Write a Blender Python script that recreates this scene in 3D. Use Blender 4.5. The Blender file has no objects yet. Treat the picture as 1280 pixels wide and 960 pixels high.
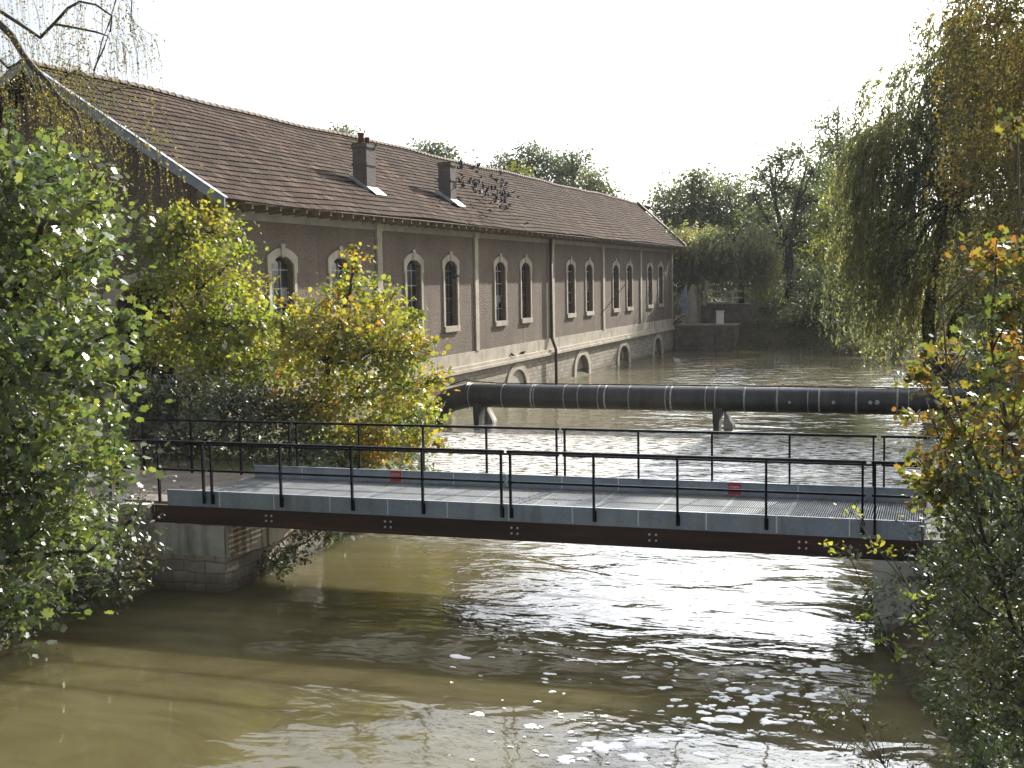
import bpy, bmesh, math, random
import numpy as np
from mathutils import Matrix, Vector

# ------------------------------------------------------------------ camera, sky, sun, exposure
sc = bpy.context.scene
COL = sc.collection
F_PX, YAW, PITCH, ROLL = 1603.48, 0.323617, 0.0808607, -0.01527697   # pixels of a 1280 wide frame
CAM = np.array([0.0, 0.0, 5.2])                                      # water is z = 0

def cam_axes():
    f = np.array([-math.sin(YAW)*math.cos(PITCH), math.cos(YAW)*math.cos(PITCH), -math.sin(PITCH)])
    r = np.array([math.cos(YAW), math.sin(YAW), 0.0]); u = np.cross(r, f)
    c, s = math.cos(ROLL), math.sin(ROLL)
    return c*r + s*u, -s*r + c*u, f
AX_R, AX_U, AX_F = cam_axes()
cd = bpy.data.cameras.new('camera'); cam = bpy.data.objects.new('camera', cd); COL.objects.link(cam)
cd.sensor_width = 36; cd.sensor_fit = 'HORIZONTAL'; cd.lens = F_PX/1280*36
cd.clip_start = 0.1; cd.clip_end = 3000
cam.matrix_world = Matrix(((AX_R[0], AX_U[0], -AX_F[0], CAM[0]), (AX_R[1], AX_U[1], -AX_F[1], CAM[1]),
                           (AX_R[2], AX_U[2], -AX_F[2], CAM[2]), (0, 0, 0, 1)))
sc.camera = cam

SUN_EL, SUN_AZ = math.radians(26), math.radians(10.5)                 # azimuth from +Y towards +X
w = bpy.data.worlds.new('World'); sc.world = w; w.use_nodes = True
nt = w.node_tree; nt.nodes.clear()
out = nt.nodes.new('ShaderNodeOutputWorld'); bg = nt.nodes.new('ShaderNodeBackground')
sky = nt.nodes.new('ShaderNodeTexSky'); sky.sky_type = 'NISHITA'; sky.sun_disc = False
sky.sun_elevation = SUN_EL; sky.sun_rotation = SUN_AZ; sky.air_density = 1.0; sky.dust_density = 2.2; sky.altitude = 100
tc = nt.nodes.new('ShaderNodeTexCoord'); mp = nt.nodes.new('ShaderNodeMapping'); mp.inputs['Scale'].default_value = (1, 1, 2.2)
nz = nt.nodes.new('ShaderNodeTexNoise'); nz.inputs['Scale'].default_value = 2.3; nz.inputs['Detail'].default_value = 5
rp = nt.nodes.new('ShaderNodeMapRange'); rp.inputs['From Min'].default_value = .40; rp.inputs['From Max'].default_value = .62
rp.inputs['To Min'].default_value = .4; rp.inputs['To Max'].default_value = .95
# thin cloud veil, brightest round the sun (forward scattering)
dt = nt.nodes.new('ShaderNodeVectorMath'); dt.operation = 'DOT_PRODUCT'
dt.inputs[1].default_value = (math.sin(SUN_AZ)*math.cos(SUN_EL), math.cos(SUN_AZ)*math.cos(SUN_EL), math.sin(SUN_EL))
gl = nt.nodes.new('ShaderNodeMapRange'); gl.inputs['From Min'].default_value = .3; gl.inputs['From Max'].default_value = 1.0
pw = nt.nodes.new('ShaderNodeMath'); pw.operation = 'POWER'; pw.inputs[1].default_value = 4.5
sm = nt.nodes.new('ShaderNodeMath'); sm.operation = 'MULTIPLY_ADD'; sm.inputs[1].default_value = 78; sm.inputs[2].default_value = 5
cc = nt.nodes.new('ShaderNodeVectorMath'); cc.operation = 'SCALE'; cc.inputs[0].default_value = (.97, 1.0, 1.05)
mx = nt.nodes.new('ShaderNodeMix'); mx.data_type = 'RGBA'
L = nt.links.new
L(tc.outputs['Generated'], dt.inputs[0]); L(dt.outputs['Value'], gl.inputs['Value']); L(gl.outputs[0], pw.inputs[0]); L(pw.outputs[0], sm.inputs[0]); L(sm.outputs[0], cc.inputs['Scale'])
L(tc.outputs['Generated'], mp.inputs['Vector']); L(mp.outputs[0], nz.inputs['Vector']); L(nz.outputs['Fac'], rp.inputs['Value'])
L(rp.outputs[0], mx.inputs['Factor']); L(sky.outputs[0], mx.inputs['A']); L(cc.outputs[0], mx.inputs['B']); L(mx.outputs['Result'], bg.inputs['Color'])
bg.inputs['Strength'].default_value = 0.05; L(bg.outputs[0], out.inputs['Surface'])

sd = bpy.data.lights.new('sun', 'SUN'); sun = bpy.data.objects.new('sun', sd); COL.objects.link(sun)
sd.energy = 5.0; sd.angle = math.radians(0.5); sd.color = (1.0, 0.95, 0.87)
sdir = Vector((math.sin(SUN_AZ)*math.cos(SUN_EL), math.cos(SUN_AZ)*math.cos(SUN_EL), math.sin(SUN_EL)))
sun.rotation_euler = (-sdir).to_track_quat('-Z', 'Y').to_euler(); sun.location = (0, 60, 60)
vs = sc.view_settings
vs.view_transform = 'Standard'; vs.look = 'None'; vs.gamma = 1; vs.use_curve_mapping = False; vs.exposure = 1.35

# ------------------------------------------------------------------ helpers
def at(px, py, Y):
    """the point at world depth Y seen at pixel (px, py) of the 1280x960 photograph"""
    d = AX_F + AX_R*(px-640)/F_PX - AX_U*(py-480)/F_PX
    return CAM + d*((Y-CAM[1])/d[1])
def on_x(px, py, X):
    d = AX_F + AX_R*(px-640)/F_PX - AX_U*(py-480)/F_PX
    return CAM + d*((X-CAM[0])/d[0])
def on_z(px, py, Z):
    d = AX_F + AX_R*(px-640)/F_PX - AX_U*(py-480)/F_PX
    return CAM + d*((Z-CAM[2])/d[2])
def mpp(P):
    return float((np.asarray(P)-CAM) @ AX_F)/F_PX                    # metres per photo pixel at point P

ORG = {}
def tag(o, label=None, cat=None, group=None, kind=None):
    if label: o['label'] = label
    if cat: o['category'] = cat
    if group: o['group'] = group
    if kind: o['kind'] = kind
    return o
def thing(name, loc, label, cat, group=None):
    o = bpy.data.objects.new(name, None); COL.objects.link(o); o.location = loc; o.empty_display_size = .2
    ORG[o.name] = np.array(loc, float)
    return tag(o, label, cat, group)
def link(name, me, mat, parent=None):
    o = bpy.data.objects.new(name, me); COL.objects.link(o)
    if mat is not None and not me.materials: me.materials.append(mat)
    if parent is not None:
        o.parent = parent; ORG[o.name] = ORG[parent.name]
    else: ORG[o.name] = np.zeros(3)
    return o

class MB:
    """collects faces in world coordinates, links them as one mesh object"""
    def __init__(s): s.v = []; s.f = []
    def add(s, v, f):
        n = len(s.v); s.v.extend([tuple(map(float, p)) for p in v]); s.f.extend([tuple(n+i for i in q) for q in f])
    def box(s, x0, x1, y0, y1, z0, z1):
        s.add([(x0,y0,z0),(x1,y0,z0),(x1,y1,z0),(x0,y1,z0),(x0,y0,z1),(x1,y0,z1),(x1,y1,z1),(x0,y1,z1)],
              [(3,2,1,0),(4,5,6,7),(0,1,5,4),(1,2,6,5),(2,3,7,6),(3,0,4,7)])
    def bar(s, a, b, w, h, up=(0,0,1)):
        a, b = np.array(a, float), np.array(b, float); d = (b-a)/np.linalg.norm(b-a)
        r = np.cross(d, up)
        if np.linalg.norm(r) < 1e-6: r = np.array([1.,0,0])
        r = r/np.linalg.norm(r); u = np.cross(r, d)
        vs_ = [p + r*i*w/2 + u*j*h/2 for p in (a, b) for i, j in ((-1,-1),(1,-1),(1,1),(-1,1))]
        s.add(vs_, [(0,1,2,3),(7,6,5,4),(0,4,5,1),(1,5,6,2),(2,6,7,3),(3,7,4,0)])
    def tube(s, pts, rad, n=6, cap=True):
        pts = np.array(pts, float); m = len(pts)
        rad = np.broadcast_to(np.asarray(rad, float), (m,)) if np.ndim(rad) == 0 else np.asarray(rad, float)
        V = []
        for i in range(m):
            d = pts[min(i+1, m-1)]-pts[max(i-1, 0)]
            if np.linalg.norm(d) < 1e-6: d = pts[-1]-pts[0]
            d = d/(np.linalg.norm(d)+1e-9)
            ref = np.array([0,0,1.]) if abs(d[2]) < .9 else np.array([1.,0,0])
            a = np.cross(d, ref); a /= np.linalg.norm(a); b = np.cross(d, a)
            for k in range(n):
                t = 2*math.pi*k/n; V.append(pts[i] + rad[i]*(a*math.cos(t)+b*math.sin(t)))
        F = [(i*n+k, i*n+(k+1)%n, (i+1)*n+(k+1)%n, (i+1)*n+k) for i in range(m-1) for k in range(n)]
        if cap: F += [tuple(range(n))[::-1], tuple((m-1)*n+k for k in range(n))]
        s.add(V, F)
    def prism(s, loop, off):
        """closed planar loop extruded by vector off"""
        n = len(loop); a = [np.array(p, float) for p in loop]; b = [p+np.array(off, float) for p in a]
        s.add(a+b, [tuple(range(n))[::-1], tuple(range(n, 2*n))] + [(i, (i+1) % n, n+(i+1) % n, n+i) for i in range(n)])
    def build(s, name, mat, parent=None, smooth=False):
        me = bpy.data.meshes.new(name)
        o_ = ORG[parent.name] if parent is not None else np.zeros(3)
        me.from_pydata([tuple(np.array(p)-o_) for p in s.v], [], s.f); me.validate()
        bm = bmesh.new(); bm.from_mesh(me); bmesh.ops.recalc_face_normals(bm, faces=bm.faces); bm.to_mesh(me); bm.free()
        if smooth:
            me.polygons.foreach_set('use_smooth', [True]*len(me.polygons))
        return link(name, me, mat, parent)

def fast_mesh(name, V, k):
    """V (N*k,3) vertices; every k of them make one polygon"""
    V = np.asarray(V, np.float32).reshape(-1, 3); n = len(V)//k
    me = bpy.data.meshes.new(name)
    me.vertices.add(n*k); me.vertices.foreach_set('co', V.ravel())
    me.loops.add(n*k); me.loops.foreach_set('vertex_index', np.arange(n*k, dtype=np.int32))
    me.polygons.add(n); me.polygons.foreach_set('loop_start', np.arange(0, n*k, k, dtype=np.int32))
    try: me.polygons.foreach_set('loop_total', np.full(n, k, np.int32))
    except Exception: pass
    me.update(calc_edges=True); me.validate()
    return me

def wall_with_holes(mb, outline, holes, to3d, depth_vec, reveal=None):
    """planar sheet with holes; each hole gets reveal faces pushed along depth_vec"""
    bm = bmesh.new()
    def loop(pts):
        vs_ = [bm.verts.new(to3d(*p)) for p in pts]
        for i in range(len(vs_)): bm.edges.new((vs_[i], vs_[(i+1) % len(vs_)]))
    loop(outline)
    for h in holes: loop(h)
    bmesh.ops.triangle_fill(bm, use_beauty=True, use_dissolve=False, edges=bm.edges[:])
    bm.verts.index_update()
    mb.add([v.co[:] for v in bm.verts], [tuple(v.index for v in f.verts) for f in bm.faces]); bm.free()
    tgt = reveal if reveal is not None else mb
    dv = np.array(depth_vec, float)
    for h in holes:
        a = [np.array(to3d(*p)) for p in h]; n = len(a)
        tgt.add(a+[p+dv for p in a], [(i, (i+1) % n, n+(i+1) % n, n+i) for i in range(n)])

# ------------------------------------------------------------------ materials
class NT:
    def __init__(s, name):
        s.m = bpy.data.materials.new(name); s.m.use_nodes = True; s.t = s.m.node_tree; s.t.nodes.clear()
        s.o = s.n('ShaderNodeOutputMaterial')
    def n(s, typ, **kw):
        x = s.t.nodes.new(typ)
        for k, v in kw.items():
            if k in x.inputs: x.inputs[k].default_value = v
            else: setattr(x, k, v)
        return x
    def l(s, a, b): s.t.links.new(a, b)
    def noise(s, scale, detail=4, rough=.55, vec=None, dist=0):
        x = s.n('ShaderNodeTexNoise'); x.inputs['Scale'].default_value = scale; x.inputs['Detail'].default_value = detail
        x.inputs['Roughness'].default_value = rough; x.inputs['Distortion'].default_value = dist
        s.l(vec if vec is not None else s.obj(), x.inputs['Vector']); return x.outputs['Fac']
    def obj(s):
        if not hasattr(s, '_c'): s._c = s.n('ShaderNodeNewGeometry').outputs['Position']
        return s._c
    def scaled(s, sx, sy, sz, rot=(0, 0, 0)):
        x = s.n('ShaderNodeMapping'); x.inputs['Scale'].default_value = (sx, sy, sz); x.inputs['Rotation'].default_value = rot
        s.l(s.obj(), x.inputs['Vector']); return x.outputs[0]
    def ramp(s, fac, stops, interp='LINEAR'):
        x = s.n('ShaderNodeValToRGB'); r = x.color_ramp; r.interpolation = interp
        while len(r.elements) < len(stops): r.elements.new(.5)
        for e, (p, c) in zip(r.elements, stops):
            e.position = p; e.color = (*c, 1) if len(c) == 3 else c
        s.l(fac, x.inputs['Fac']); return x.outputs['Color']
    def mix(s, fac, a, b, mode='MIX'):
        x = s.n('ShaderNodeMix', data_type='RGBA', blend_type=mode)
        for sock, v in (('Factor', fac), ('A', a), ('B', b)):
            if hasattr(v, 'links') or hasattr(v, 'is_linked'): s.l(v, x.inputs[sock])
            else: x.inputs[sock].default_value = (*v, 1) if isinstance(v, tuple) and len(v) == 3 else v
        return x.outputs['Result']
    def math(s, op, a, b=None, clamp=False):
        x = s.n('ShaderNodeMath', operation=op, use_clamp=clamp)
        for i, v in enumerate((a, b)):
            if v is None: continue
            if hasattr(v, 'is_linked'): s.l(v, x.inputs[i])
            else: x.inputs[i].default_value = v
        return x.outputs[0]
    def maprange(s, v, a, b, c=0, d=1):
        x = s.n('ShaderNodeMapRange'); s.l(v, x.inputs['Value'])
        for k, q in zip(('From Min', 'From Max', 'To Min', 'To Max'), (a, b, c, d)): x.inputs[k].default_value = q
        return x.outputs[0]
    def bump(s, h, dist, strength=1, prev=None):
        x = s.n('ShaderNodeBump'); x.inputs['Distance'].default_value = dist; x.inputs['Strength'].default_value = strength
        s.l(h, x.inputs['Height'])
        if prev is not None: s.l(prev, x.inputs['Normal'])
        return x.outputs[0]
    def pbr(s, color, rough=.8, metal=0, normal=None, spec=.3, ior=None):
        p = s.n('ShaderNodeBsdfPrincipled')
        for k, v in (('Base Color', color), ('Roughness', rough)):
            if hasattr(v, 'is_linked'): s.l(v, p.inputs[k])
            else: p.inputs[k].default_value = (*v, 1) if isinstance(v, tuple) else v
        p.inputs['Metallic'].default_value = metal
        p.inputs['Specular IOR Level'].default_value = spec
        if ior: p.inputs['IOR'].default_value = ior
        if normal is not None: s.l(normal, p.inputs['Normal'])
        s.l(p.outputs[0], s.o.inputs['Surface']); return s.m

def simple(name, c1, c2, scale=6, rough=.7, metal=0, bump=.0, spec=.3, detail=5):
    t = NT(name); n = t.noise(scale, detail)
    col = t.ramp(n, [(.32, c1), (.68, c2)])
    nb = t.bump(t.noise(scale*4, 3), bump) if bump else None
    return t.pbr(col, rough, metal, nb, spec)

def leaf_mat(name, cols, trans=.5, tint=1.35, scale=.8, gloss=.07, rough=.42, nw=.55, tb=.55):
    t = NT(name)
    g = t.n('ShaderNodeNewGeometry')
    f = t.math('ADD', t.math('MULTIPLY', g.outputs['Random Per Island'], 1-nw), t.math('MULTIPLY', t.maprange(t.noise(scale, 2), .3, .7), nw), clamp=True)
    k = len(cols); c = t.ramp(f, [(.12+.76*i/(k-1), q) for i, q in enumerate(cols)])
    ct = t.mix(1.0, c, (tint, tint, tint*tb), 'MULTIPLY')
    d = t.n('ShaderNodeBsdfDiffuse'); tr = t.n('ShaderNodeBsdfTranslucent'); gl = t.n('ShaderNodeBsdfGlossy'); gl.inputs['Roughness'].default_value = rough
    t.l(c, d.inputs['Color']); t.l(ct, tr.inputs['Color'])
    m1 = t.n('ShaderNodeMixShader'); m1.inputs[0].default_value = trans; t.l(d.outputs[0], m1.inputs[1]); t.l(tr.outputs[0], m1.inputs[2])
    m2 = t.n('ShaderNodeMixShader'); m2.inputs[0].default_value = gloss; t.l(m1.outputs[0], m2.inputs[1]); t.l(gl.outputs[0], m2.inputs[2])
    t.l(m2.outputs[0], t.o.inputs['Surface']); return t.m

M = {}
def mats():
    # roughcast: pebbly brown-grey render with damp streaks
    t = NT('roughcast'); n = t.noise(.7, 5); peb = t.n('ShaderNodeTexVoronoi'); peb.inputs['Scale'].default_value = 16; t.l(t.obj(), peb.inputs['Vector'])
    st = t.noise(1, 4, .6, t.scaled(1, 1.6, .16))
    c = t.ramp(n, [(.3, (.195, .152, .115)), (.7, (.265, .213, .163))])
    c = t.mix(t.maprange(st, .56, .75, 0, .5), c, (.34, .3, .25)); st2 = t.noise(1, 5, .65, t.scaled(2.2, 2.6, .22)); c = t.mix(t.maprange(st2, .55, .72, 0, .6), c, (.1, .085, .07)); c = t.mix(t.maprange(t.noise(.23, 3), .45, .65, 0, .35), c, (.15, .12, .095))
    c = t.mix(t.maprange(peb.outputs['Distance'], .15, .6, 0, .5), c, (.06, .05, .045))
    M['roughcast'] = t.pbr(c, .95, 0, t.bump(peb.outputs['Distance'], .03, .8), .1)
    t = NT('pale_stone'); n = t.noise(2.0, 5); st = t.noise(1, 4, .6, t.scaled(1.2, 1.2, .2))
    c = t.ramp(n, [(.3, (.33, .29, .225)), (.7, (.47, .42, .34))]); c = t.mix(t.maprange(st, .5, .72, 0, .6), c, (.19, .165, .13))
    M['stone'] = t.pbr(c, .9, 0, t.bump(t.noise(14, 4), .012), .15)
    # plinth masonry
    t = NT('masonry'); b = t.n('ShaderNodeTexBrick'); mpn = t.n('ShaderNodeCombineXYZ')
    sep = t.n('ShaderNodeSeparateXYZ'); t.l(t.obj(), sep.inputs[0])
    t.l(t.math('ADD', sep.outputs[1], sep.outputs[0]), mpn.inputs[0]); t.l(sep.outputs[2], mpn.inputs[1]); t.l(t.noise(1.5, 2), mpn.inputs[2])
    wv = t.n('ShaderNodeVectorMath', operation='ADD'); nn = t.n('ShaderNodeTexNoise'); nn.inputs['Scale'].default_value = 2.2; t.l(t.obj(), nn.inputs['Vector'])
    sc_ = t.n('ShaderNodeVectorMath', operation='SCALE'); sc_.inputs['Scale'].default_value = .12; t.l(nn.outputs['Color'], sc_.inputs[0])
    t.l(mpn.outputs[0], wv.inputs[0]); t.l(sc_.outputs[0], wv.inputs[1]); t.l(wv.outputs[0], b.inputs['Vector'])
    b.inputs['Scale'].default_value = 1; b.inputs['Brick Width'].default_value = .42; b.inputs['Row Height'].default_value = .19; b.inputs['Mortar Size'].default_value = .014
    b.inputs['Color1'].default_value = (.27, .235, .18, 1); b.inputs['Color2'].default_value = (.42, .37, .29, 1); b.inputs['Mortar'].default_value = (.2, .18, .15, 1)
    c = t.mix(t.maprange(t.noise(5, 5), .35, .7, 0, .6), b.outputs['Color'], (.17, .15, .115))
    c = t.mix(t.maprange(sep.outputs[2], .05, .3, .65, 0), c, (.05, .05, .03))
    M['masonry'] = t.pbr(c, .9, 0, t.bump(b.outputs['Fac'], -.02, 1, t.bump(t.noise(12, 4), .02)), .15)
    # roof tiles: colour per tile, lichen, ribs
    t = NT('roof_tiles'); sep = t.n('ShaderNodeSeparateXYZ'); t.l(t.obj(), sep.inputs[0])
    row = t.math('FLOOR', t.math('MULTIPLY', t.math('ADD', sep.outputs[0], 17.8), -1/.2795))
    colm = t.math('FLOOR', t.math('MULTIPLY', sep.outputs[1], 1/.24))
    cb = t.n('ShaderNodeCombineXYZ'); t.l(row, cb.inputs[0]); t.l(colm, cb.inputs[1])
    wn = t.n('ShaderNodeTexWhiteNoise'); t.l(cb.outputs[0], wn.inputs['Vector'])
    c = t.ramp(wn.outputs['Value'], [(0, (.04, .028, .022)), (.5, (.072, .05, .039)), (.88, (.1, .071, .055)), (1, (.16, .112, .082))])
    c = t.mix(t.maprange(t.noise(.35, 5), .42, .66, 0, .75), c, (.052, .046, .035))
    c = t.mix(t.maprange(t.noise(3.1, 4), .55, .75, 0, .7), c, (.085, .078, .063))
    c = t.mix(t.maprange(t.noise(1, 5, .6, t.scaled(.5, 1.1, .5)), .52, .7, 0, .6), c, (.032, .027, .023))
    rib = t.math('FRACT', t.math('MULTIPLY', sep.outputs[1], 1/.24))
    c = t.mix(t.maprange(rib, .8, .95, 0, .6), c, (.05, .035, .028))
    M['tiles'] = t.pbr(c, 1.0, 0, t.bump(t.math('ABSOLUTE', t.math('SUBTRACT', rib, .5)), .07), .03)
    M['ridge'] = simple('ridge_tile', (.12, .085, .065), (.22, .165, .13), 2.5, .9, bump=.01)
    # brick chimney
    t = NT('dark_brick'); b = t.n('ShaderNodeTexBrick'); sep = t.n('ShaderNodeSeparateXYZ'); t.l(t.obj(), sep.inputs[0]); cb = t.n('ShaderNodeCombineXYZ')
    t.l(t.math('ADD', sep.outputs[0], sep.outputs[1]), cb.inputs[0]); t.l(sep.outputs[2], cb.inputs[1]); t.l(cb.outputs[0], b.inputs['Vector'])
    b.inputs['Scale'].default_value = 1; b.inputs['Brick Width'].default_value = .22; b.inputs['Row Height'].default_value = .075; b.inputs['Mortar Size'].default_value = .008
    b.inputs['Color1'].default_value = (.1, .085, .078, 1); b.inputs['Color2'].default_value = (.15, .125, .11, 1); b.inputs['Mortar'].default_value = (.17, .155, .14, 1)
    c = t.mix(t.maprange(t.noise(3, 4), .4, .7, 0, .6), b.outputs['Color'], (.15, .14, .12))
    M['brick'] = t.pbr(c, .92, 0, t.bump(b.outputs['Fac'], -.01), .1)
    M['terracotta'] = simple('terracotta', (.14, .04, .025), (.22, .075, .045), 5, .8)
    M['lead'] = simple('zinc_flashing', (.28, .29, .3), (.44, .45, .46), 4, .45, .3)
    M['verge'] = simple('painted_verge', (.17, .195, .23), (.27, .3, .335), 3, .5)
    M['moss'] = simple('moss', (.04, .05, .015), (.1, .1, .04), 9, .95, bump=.02)
    M['timber'] = simple('old_timber', (.13, .1, .075), (.24, .19, .14), 6, .85)
    M['glass'] = simple('dusty_glass', (.012, .013, .014), (.05, .052, .052), .9, .12, spec=.5)
    M['bar'] = simple('window_bar', (.22, .23, .23), (.4, .41, .4), 4, .6)
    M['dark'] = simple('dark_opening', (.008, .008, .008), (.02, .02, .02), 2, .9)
    M['pipe_brown'] = simple('brown_pipe', (.035, .026, .02), (.07, .05, .04), 4, .5)
    M['plaster'] = simple('plaster', (.24, .22, .19), (.36, .33, .28), 1.6, .9, bump=.01)
    # bridge
    t = NT('galvanised'); n = t.noise(2.2, 5); v = t.n('ShaderNodeTexVoronoi'); v.inputs['Scale'].default_value = 25; t.l(t.obj(), v.inputs['Vector'])
    c = t.ramp(n, [(.3, (.2, .235, .28)), (.7, (.275, .315, .365))]); c = t.mix(.12, c, v.outputs['Color'], 'OVERLAY'); c = t.mix(t.maprange(t.noise(1, 5, .6, t.scaled(5, 3, .5)), .54, .72, 0, .55), c, (.13, .12, .105)); c = t.mix(t.maprange(t.noise(.9, 4), .45, .7, 0, .35), c, (.34, .36, .37))
    M['galv'] = t.pbr(c, .5, .25, None, .4)
    M['grate'] = simple('grating_steel', (.14, .152, .155), (.22, .235, .238), 3, .6, .1, spec=.3)
    M['edge'] = simple('bright_seam', (.5, .54, .57), (.64, .67, .7), 3, .4, .3)
    t = NT('rusty_girder'); n = t.noise(1.2, 6, .6, t.scaled(.5, 1, 3))
    M['girder'] = t.pbr(t.ramp(n, [(.3, (.022, .013, .01)), (.6, (.055, .03, .021)), (.8, (.09, .045, .025))]), .6, 0, t.bump(t.noise(20, 4), .004), .3)
    M['rail'] = simple('black_rail', (.005, .006, .008), (.013, .014, .017), 5, .55, spec=.04)
    M['bolt'] = simple('bolt_head', (.5, .5, .5), (.7, .7, .7), 5, .3, .5)
    M['red'] = simple('red_sign', (.42, .03, .04), (.5, .045, .05), 3, .4)
    M['white'] = simple('white_paint', (.62, .6, .57), (.78, .77, .74), 3, .6)
    t = NT('concrete'); st = t.noise(1, 5, .6, t.scaled(2.2, 2.2, .3)); n = t.noise(1.6, 6)
    c = t.ramp(n, [(.3, (.34, .33, .29)), (.7, (.52, .51, .45))]); c = t.mix(t.maprange(st, .45, .65, 0, .85), c, (.07, .066, .05))
    M['concrete'] = t.pbr(c, .9, 0, t.bump(t.noise(9, 5), .02), .15)
    t = NT('stained_concrete'); st = t.noise(1, 4, .6, t.scaled(1, 4.5, .25)); n = t.noise(2, 5)
    c = t.ramp(n, [(.3, (.4, .36, .29)), (.7, (.58, .54, .45))]); c = t.mix(t.maprange(st, .47, .6, 0, .9), c, (.16, .11, .05))
    M['stained'] = t.pbr(c, .9, 0, None, .15)
    t = NT('path_concrete'); n = t.noise(1.3, 6)
    c = t.ramp(n, [(.3, (.11, .095, .08)), (.7, (.2, .175, .15))]); c = t.mix(t.maprange(t.noise(9, 3), .6, .68, 0, .8), c, (.3, .24, .15))
    M['path'] = t.pbr(c, .9, 0, t.bump(t.noise(20, 3), .006), .15)
    # pipeline
    t = NT('black_pipe'); n = t.noise(1.1, 6, .65, t.scaled(1.6, 1, .5)); c = t.ramp(n, [(.35, (.018, .018, .02)), (.7, (.05, .048, .046))])
    c = t.mix(t.maprange(t.noise(11, 3), .64, .74, 0, .6), c, (.17, .16, .14)); c = t.mix(t.maprange(t.noise(1, 5, .65, t.scaled(4, 2, .7)), .52, .7, 0, .6), c, (.075, .07, .06))
    M['pipe'] = t.pbr(c, .42, 0, t.bump(t.noise(25, 3), .004), .5)
    M['band'] = simple('pipe_band', (.22, .22, .215), (.46, .46, .45), 7, .5, .2)
    # ground
    t = NT('ground'); n = t.noise(.6, 6); g = t.noise(.12, 3); s2 = t.noise(8, 4)
    c = t.ramp(n, [(.3, (.075, .06, .042)), (.7, (.15, .125, .085))]); grass = t.ramp(s2, [(.3, (.035, .055, .014)), (.7, (.09, .115, .03))])
    sep = t.n('ShaderNodeSeparateXYZ'); t.l(t.obj(), sep.inputs[0])
    gz = t.maprange(sep.outputs[2], 2.6, 3.6); gn = t.maprange(g, .42, .58)
    c = t.mix(t.math('MAXIMUM', gz, t.math('MULTIPLY', gn, .7)), c, grass)
    M['ground'] = t.pbr(c, .95, 0, t.bump(s2, .14), .1)
    M['earth'] = simple('bank_earth', (.1, .082, .062), (.19, .16, .125), 2.5, .95, bump=.03)
    M['bark'] = simple('bark', (.03, .026, .02), (.085, .075, .06), 5, .9, bump=.02)
    M['bark_pale'] = simple('birch_bark', (.03, .027, .023), (.1, .09, .08), 4, .85)
    M['twig'] = simple('twig', (.05, .04, .03), (.13, .105, .08), 9, .8)
    M['bird'] = simple('bird_feathers', (.012, .012, .014), (.045, .045, .05), 9, .7)
    # water
    t = NT('river_water')
    sep = t.n('ShaderNodeSeparateXYZ'); t.l(t.obj(), sep.inputs[0]); X, Yc = sep.outputs[0], sep.outputs[1]
    wob = t.noise(.22, 3); xw = t.math('ADD', X, t.math('MULTIPLY', t.math('SUBTRACT', wob, .5), 6))
    calm = t.maprange(t.math('ADD', xw, t.math('MULTIPLY', t.math('MAXIMUM', t.math('SUBTRACT', Yc, 20), 0), .4)), -9.6, -7.2, .36, 1)                       # slack water under the left bank
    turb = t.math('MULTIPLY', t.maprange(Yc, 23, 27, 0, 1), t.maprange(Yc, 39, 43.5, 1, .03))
    amp = t.math('MULTIPLY', t.math('MULTIPLY', t.math('ADD', t.math('MULTIPLY', turb, -.12), .5), calm), t.math('MULTIPLY', t.maprange(Yc, 15, 18.5, .4, 1), t.maprange(Yc, 46, 60, 1, 2.2)))
    big = t.noise(.75, 3, .5, t.scaled(.75, 1.25, 1), .6)
    mid = t.noise(2.6, 3, .5, t.scaled(.8, 1.2, 1), .4)
    sml = t.noise(10, 2, .5)
    h = t.math('ADD', t.math('ADD', t.math('MULTIPLY', big, .15), t.math('MULTIPLY', mid, .03)), t.math('MULTIPLY', sml, .0025))
    h = t.math('MULTIPLY', h, amp)
    mud = t.ramp(t.noise(.42, 6, .62, t.scaled(.5, 1.3, 1), 2.2), [(.3, (.062, .051, .023)), (.5, (.085, .073, .034)), (.7, (.104, .092, .045))])
    fo = t.math('MULTIPLY', t.maprange(t.noise(4.5, 6, .75, t.scaled(.5, 1.5, 1)), .46, .55, 0, .97), t.math('MULTIPLY', turb, calm))  # mask for sky glare on the rough water, painted in as white
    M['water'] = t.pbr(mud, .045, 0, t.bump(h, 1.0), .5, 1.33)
    pw_ = [n_ for n_ in t.t.nodes if n_.type == 'BSDF_PRINCIPLED'][0]; pw_.subsurface_method = 'BURLEY'
    pw_.inputs['Subsurface Weight'].default_value = 1; pw_.inputs['Subsurface Scale'].default_value = .9; pw_.inputs['Subsurface Radius'].default_value = (1, .85, .5)
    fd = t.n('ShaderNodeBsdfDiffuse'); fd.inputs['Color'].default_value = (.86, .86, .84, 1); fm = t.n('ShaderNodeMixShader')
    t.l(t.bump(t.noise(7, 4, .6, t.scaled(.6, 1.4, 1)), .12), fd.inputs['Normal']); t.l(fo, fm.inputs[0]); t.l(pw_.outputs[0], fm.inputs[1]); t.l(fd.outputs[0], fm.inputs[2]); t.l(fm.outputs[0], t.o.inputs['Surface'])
    M['painted_glints'] = simple('painted_glints', (.8, .8, .78), (.9, .9, .88), 8, .8)  # opaque white that paints sky glints on the waves
    # leaves
    M['leaf_green'] = leaf_mat('green_maple_leaf', [(.043, .072, .022), (.072, .108, .03), (.12, .15, .038), (.21, .215, .048)], .5, 1.35, .7, .1, .45, .55, .65)
    M['leaf_yellow'] = leaf_mat('yellowing_leaf', [(.095, .14, .026), (.17, .21, .035), (.26, .26, .04), (.33, .25, .04)], .5, 1.35, .6, .06)
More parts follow.
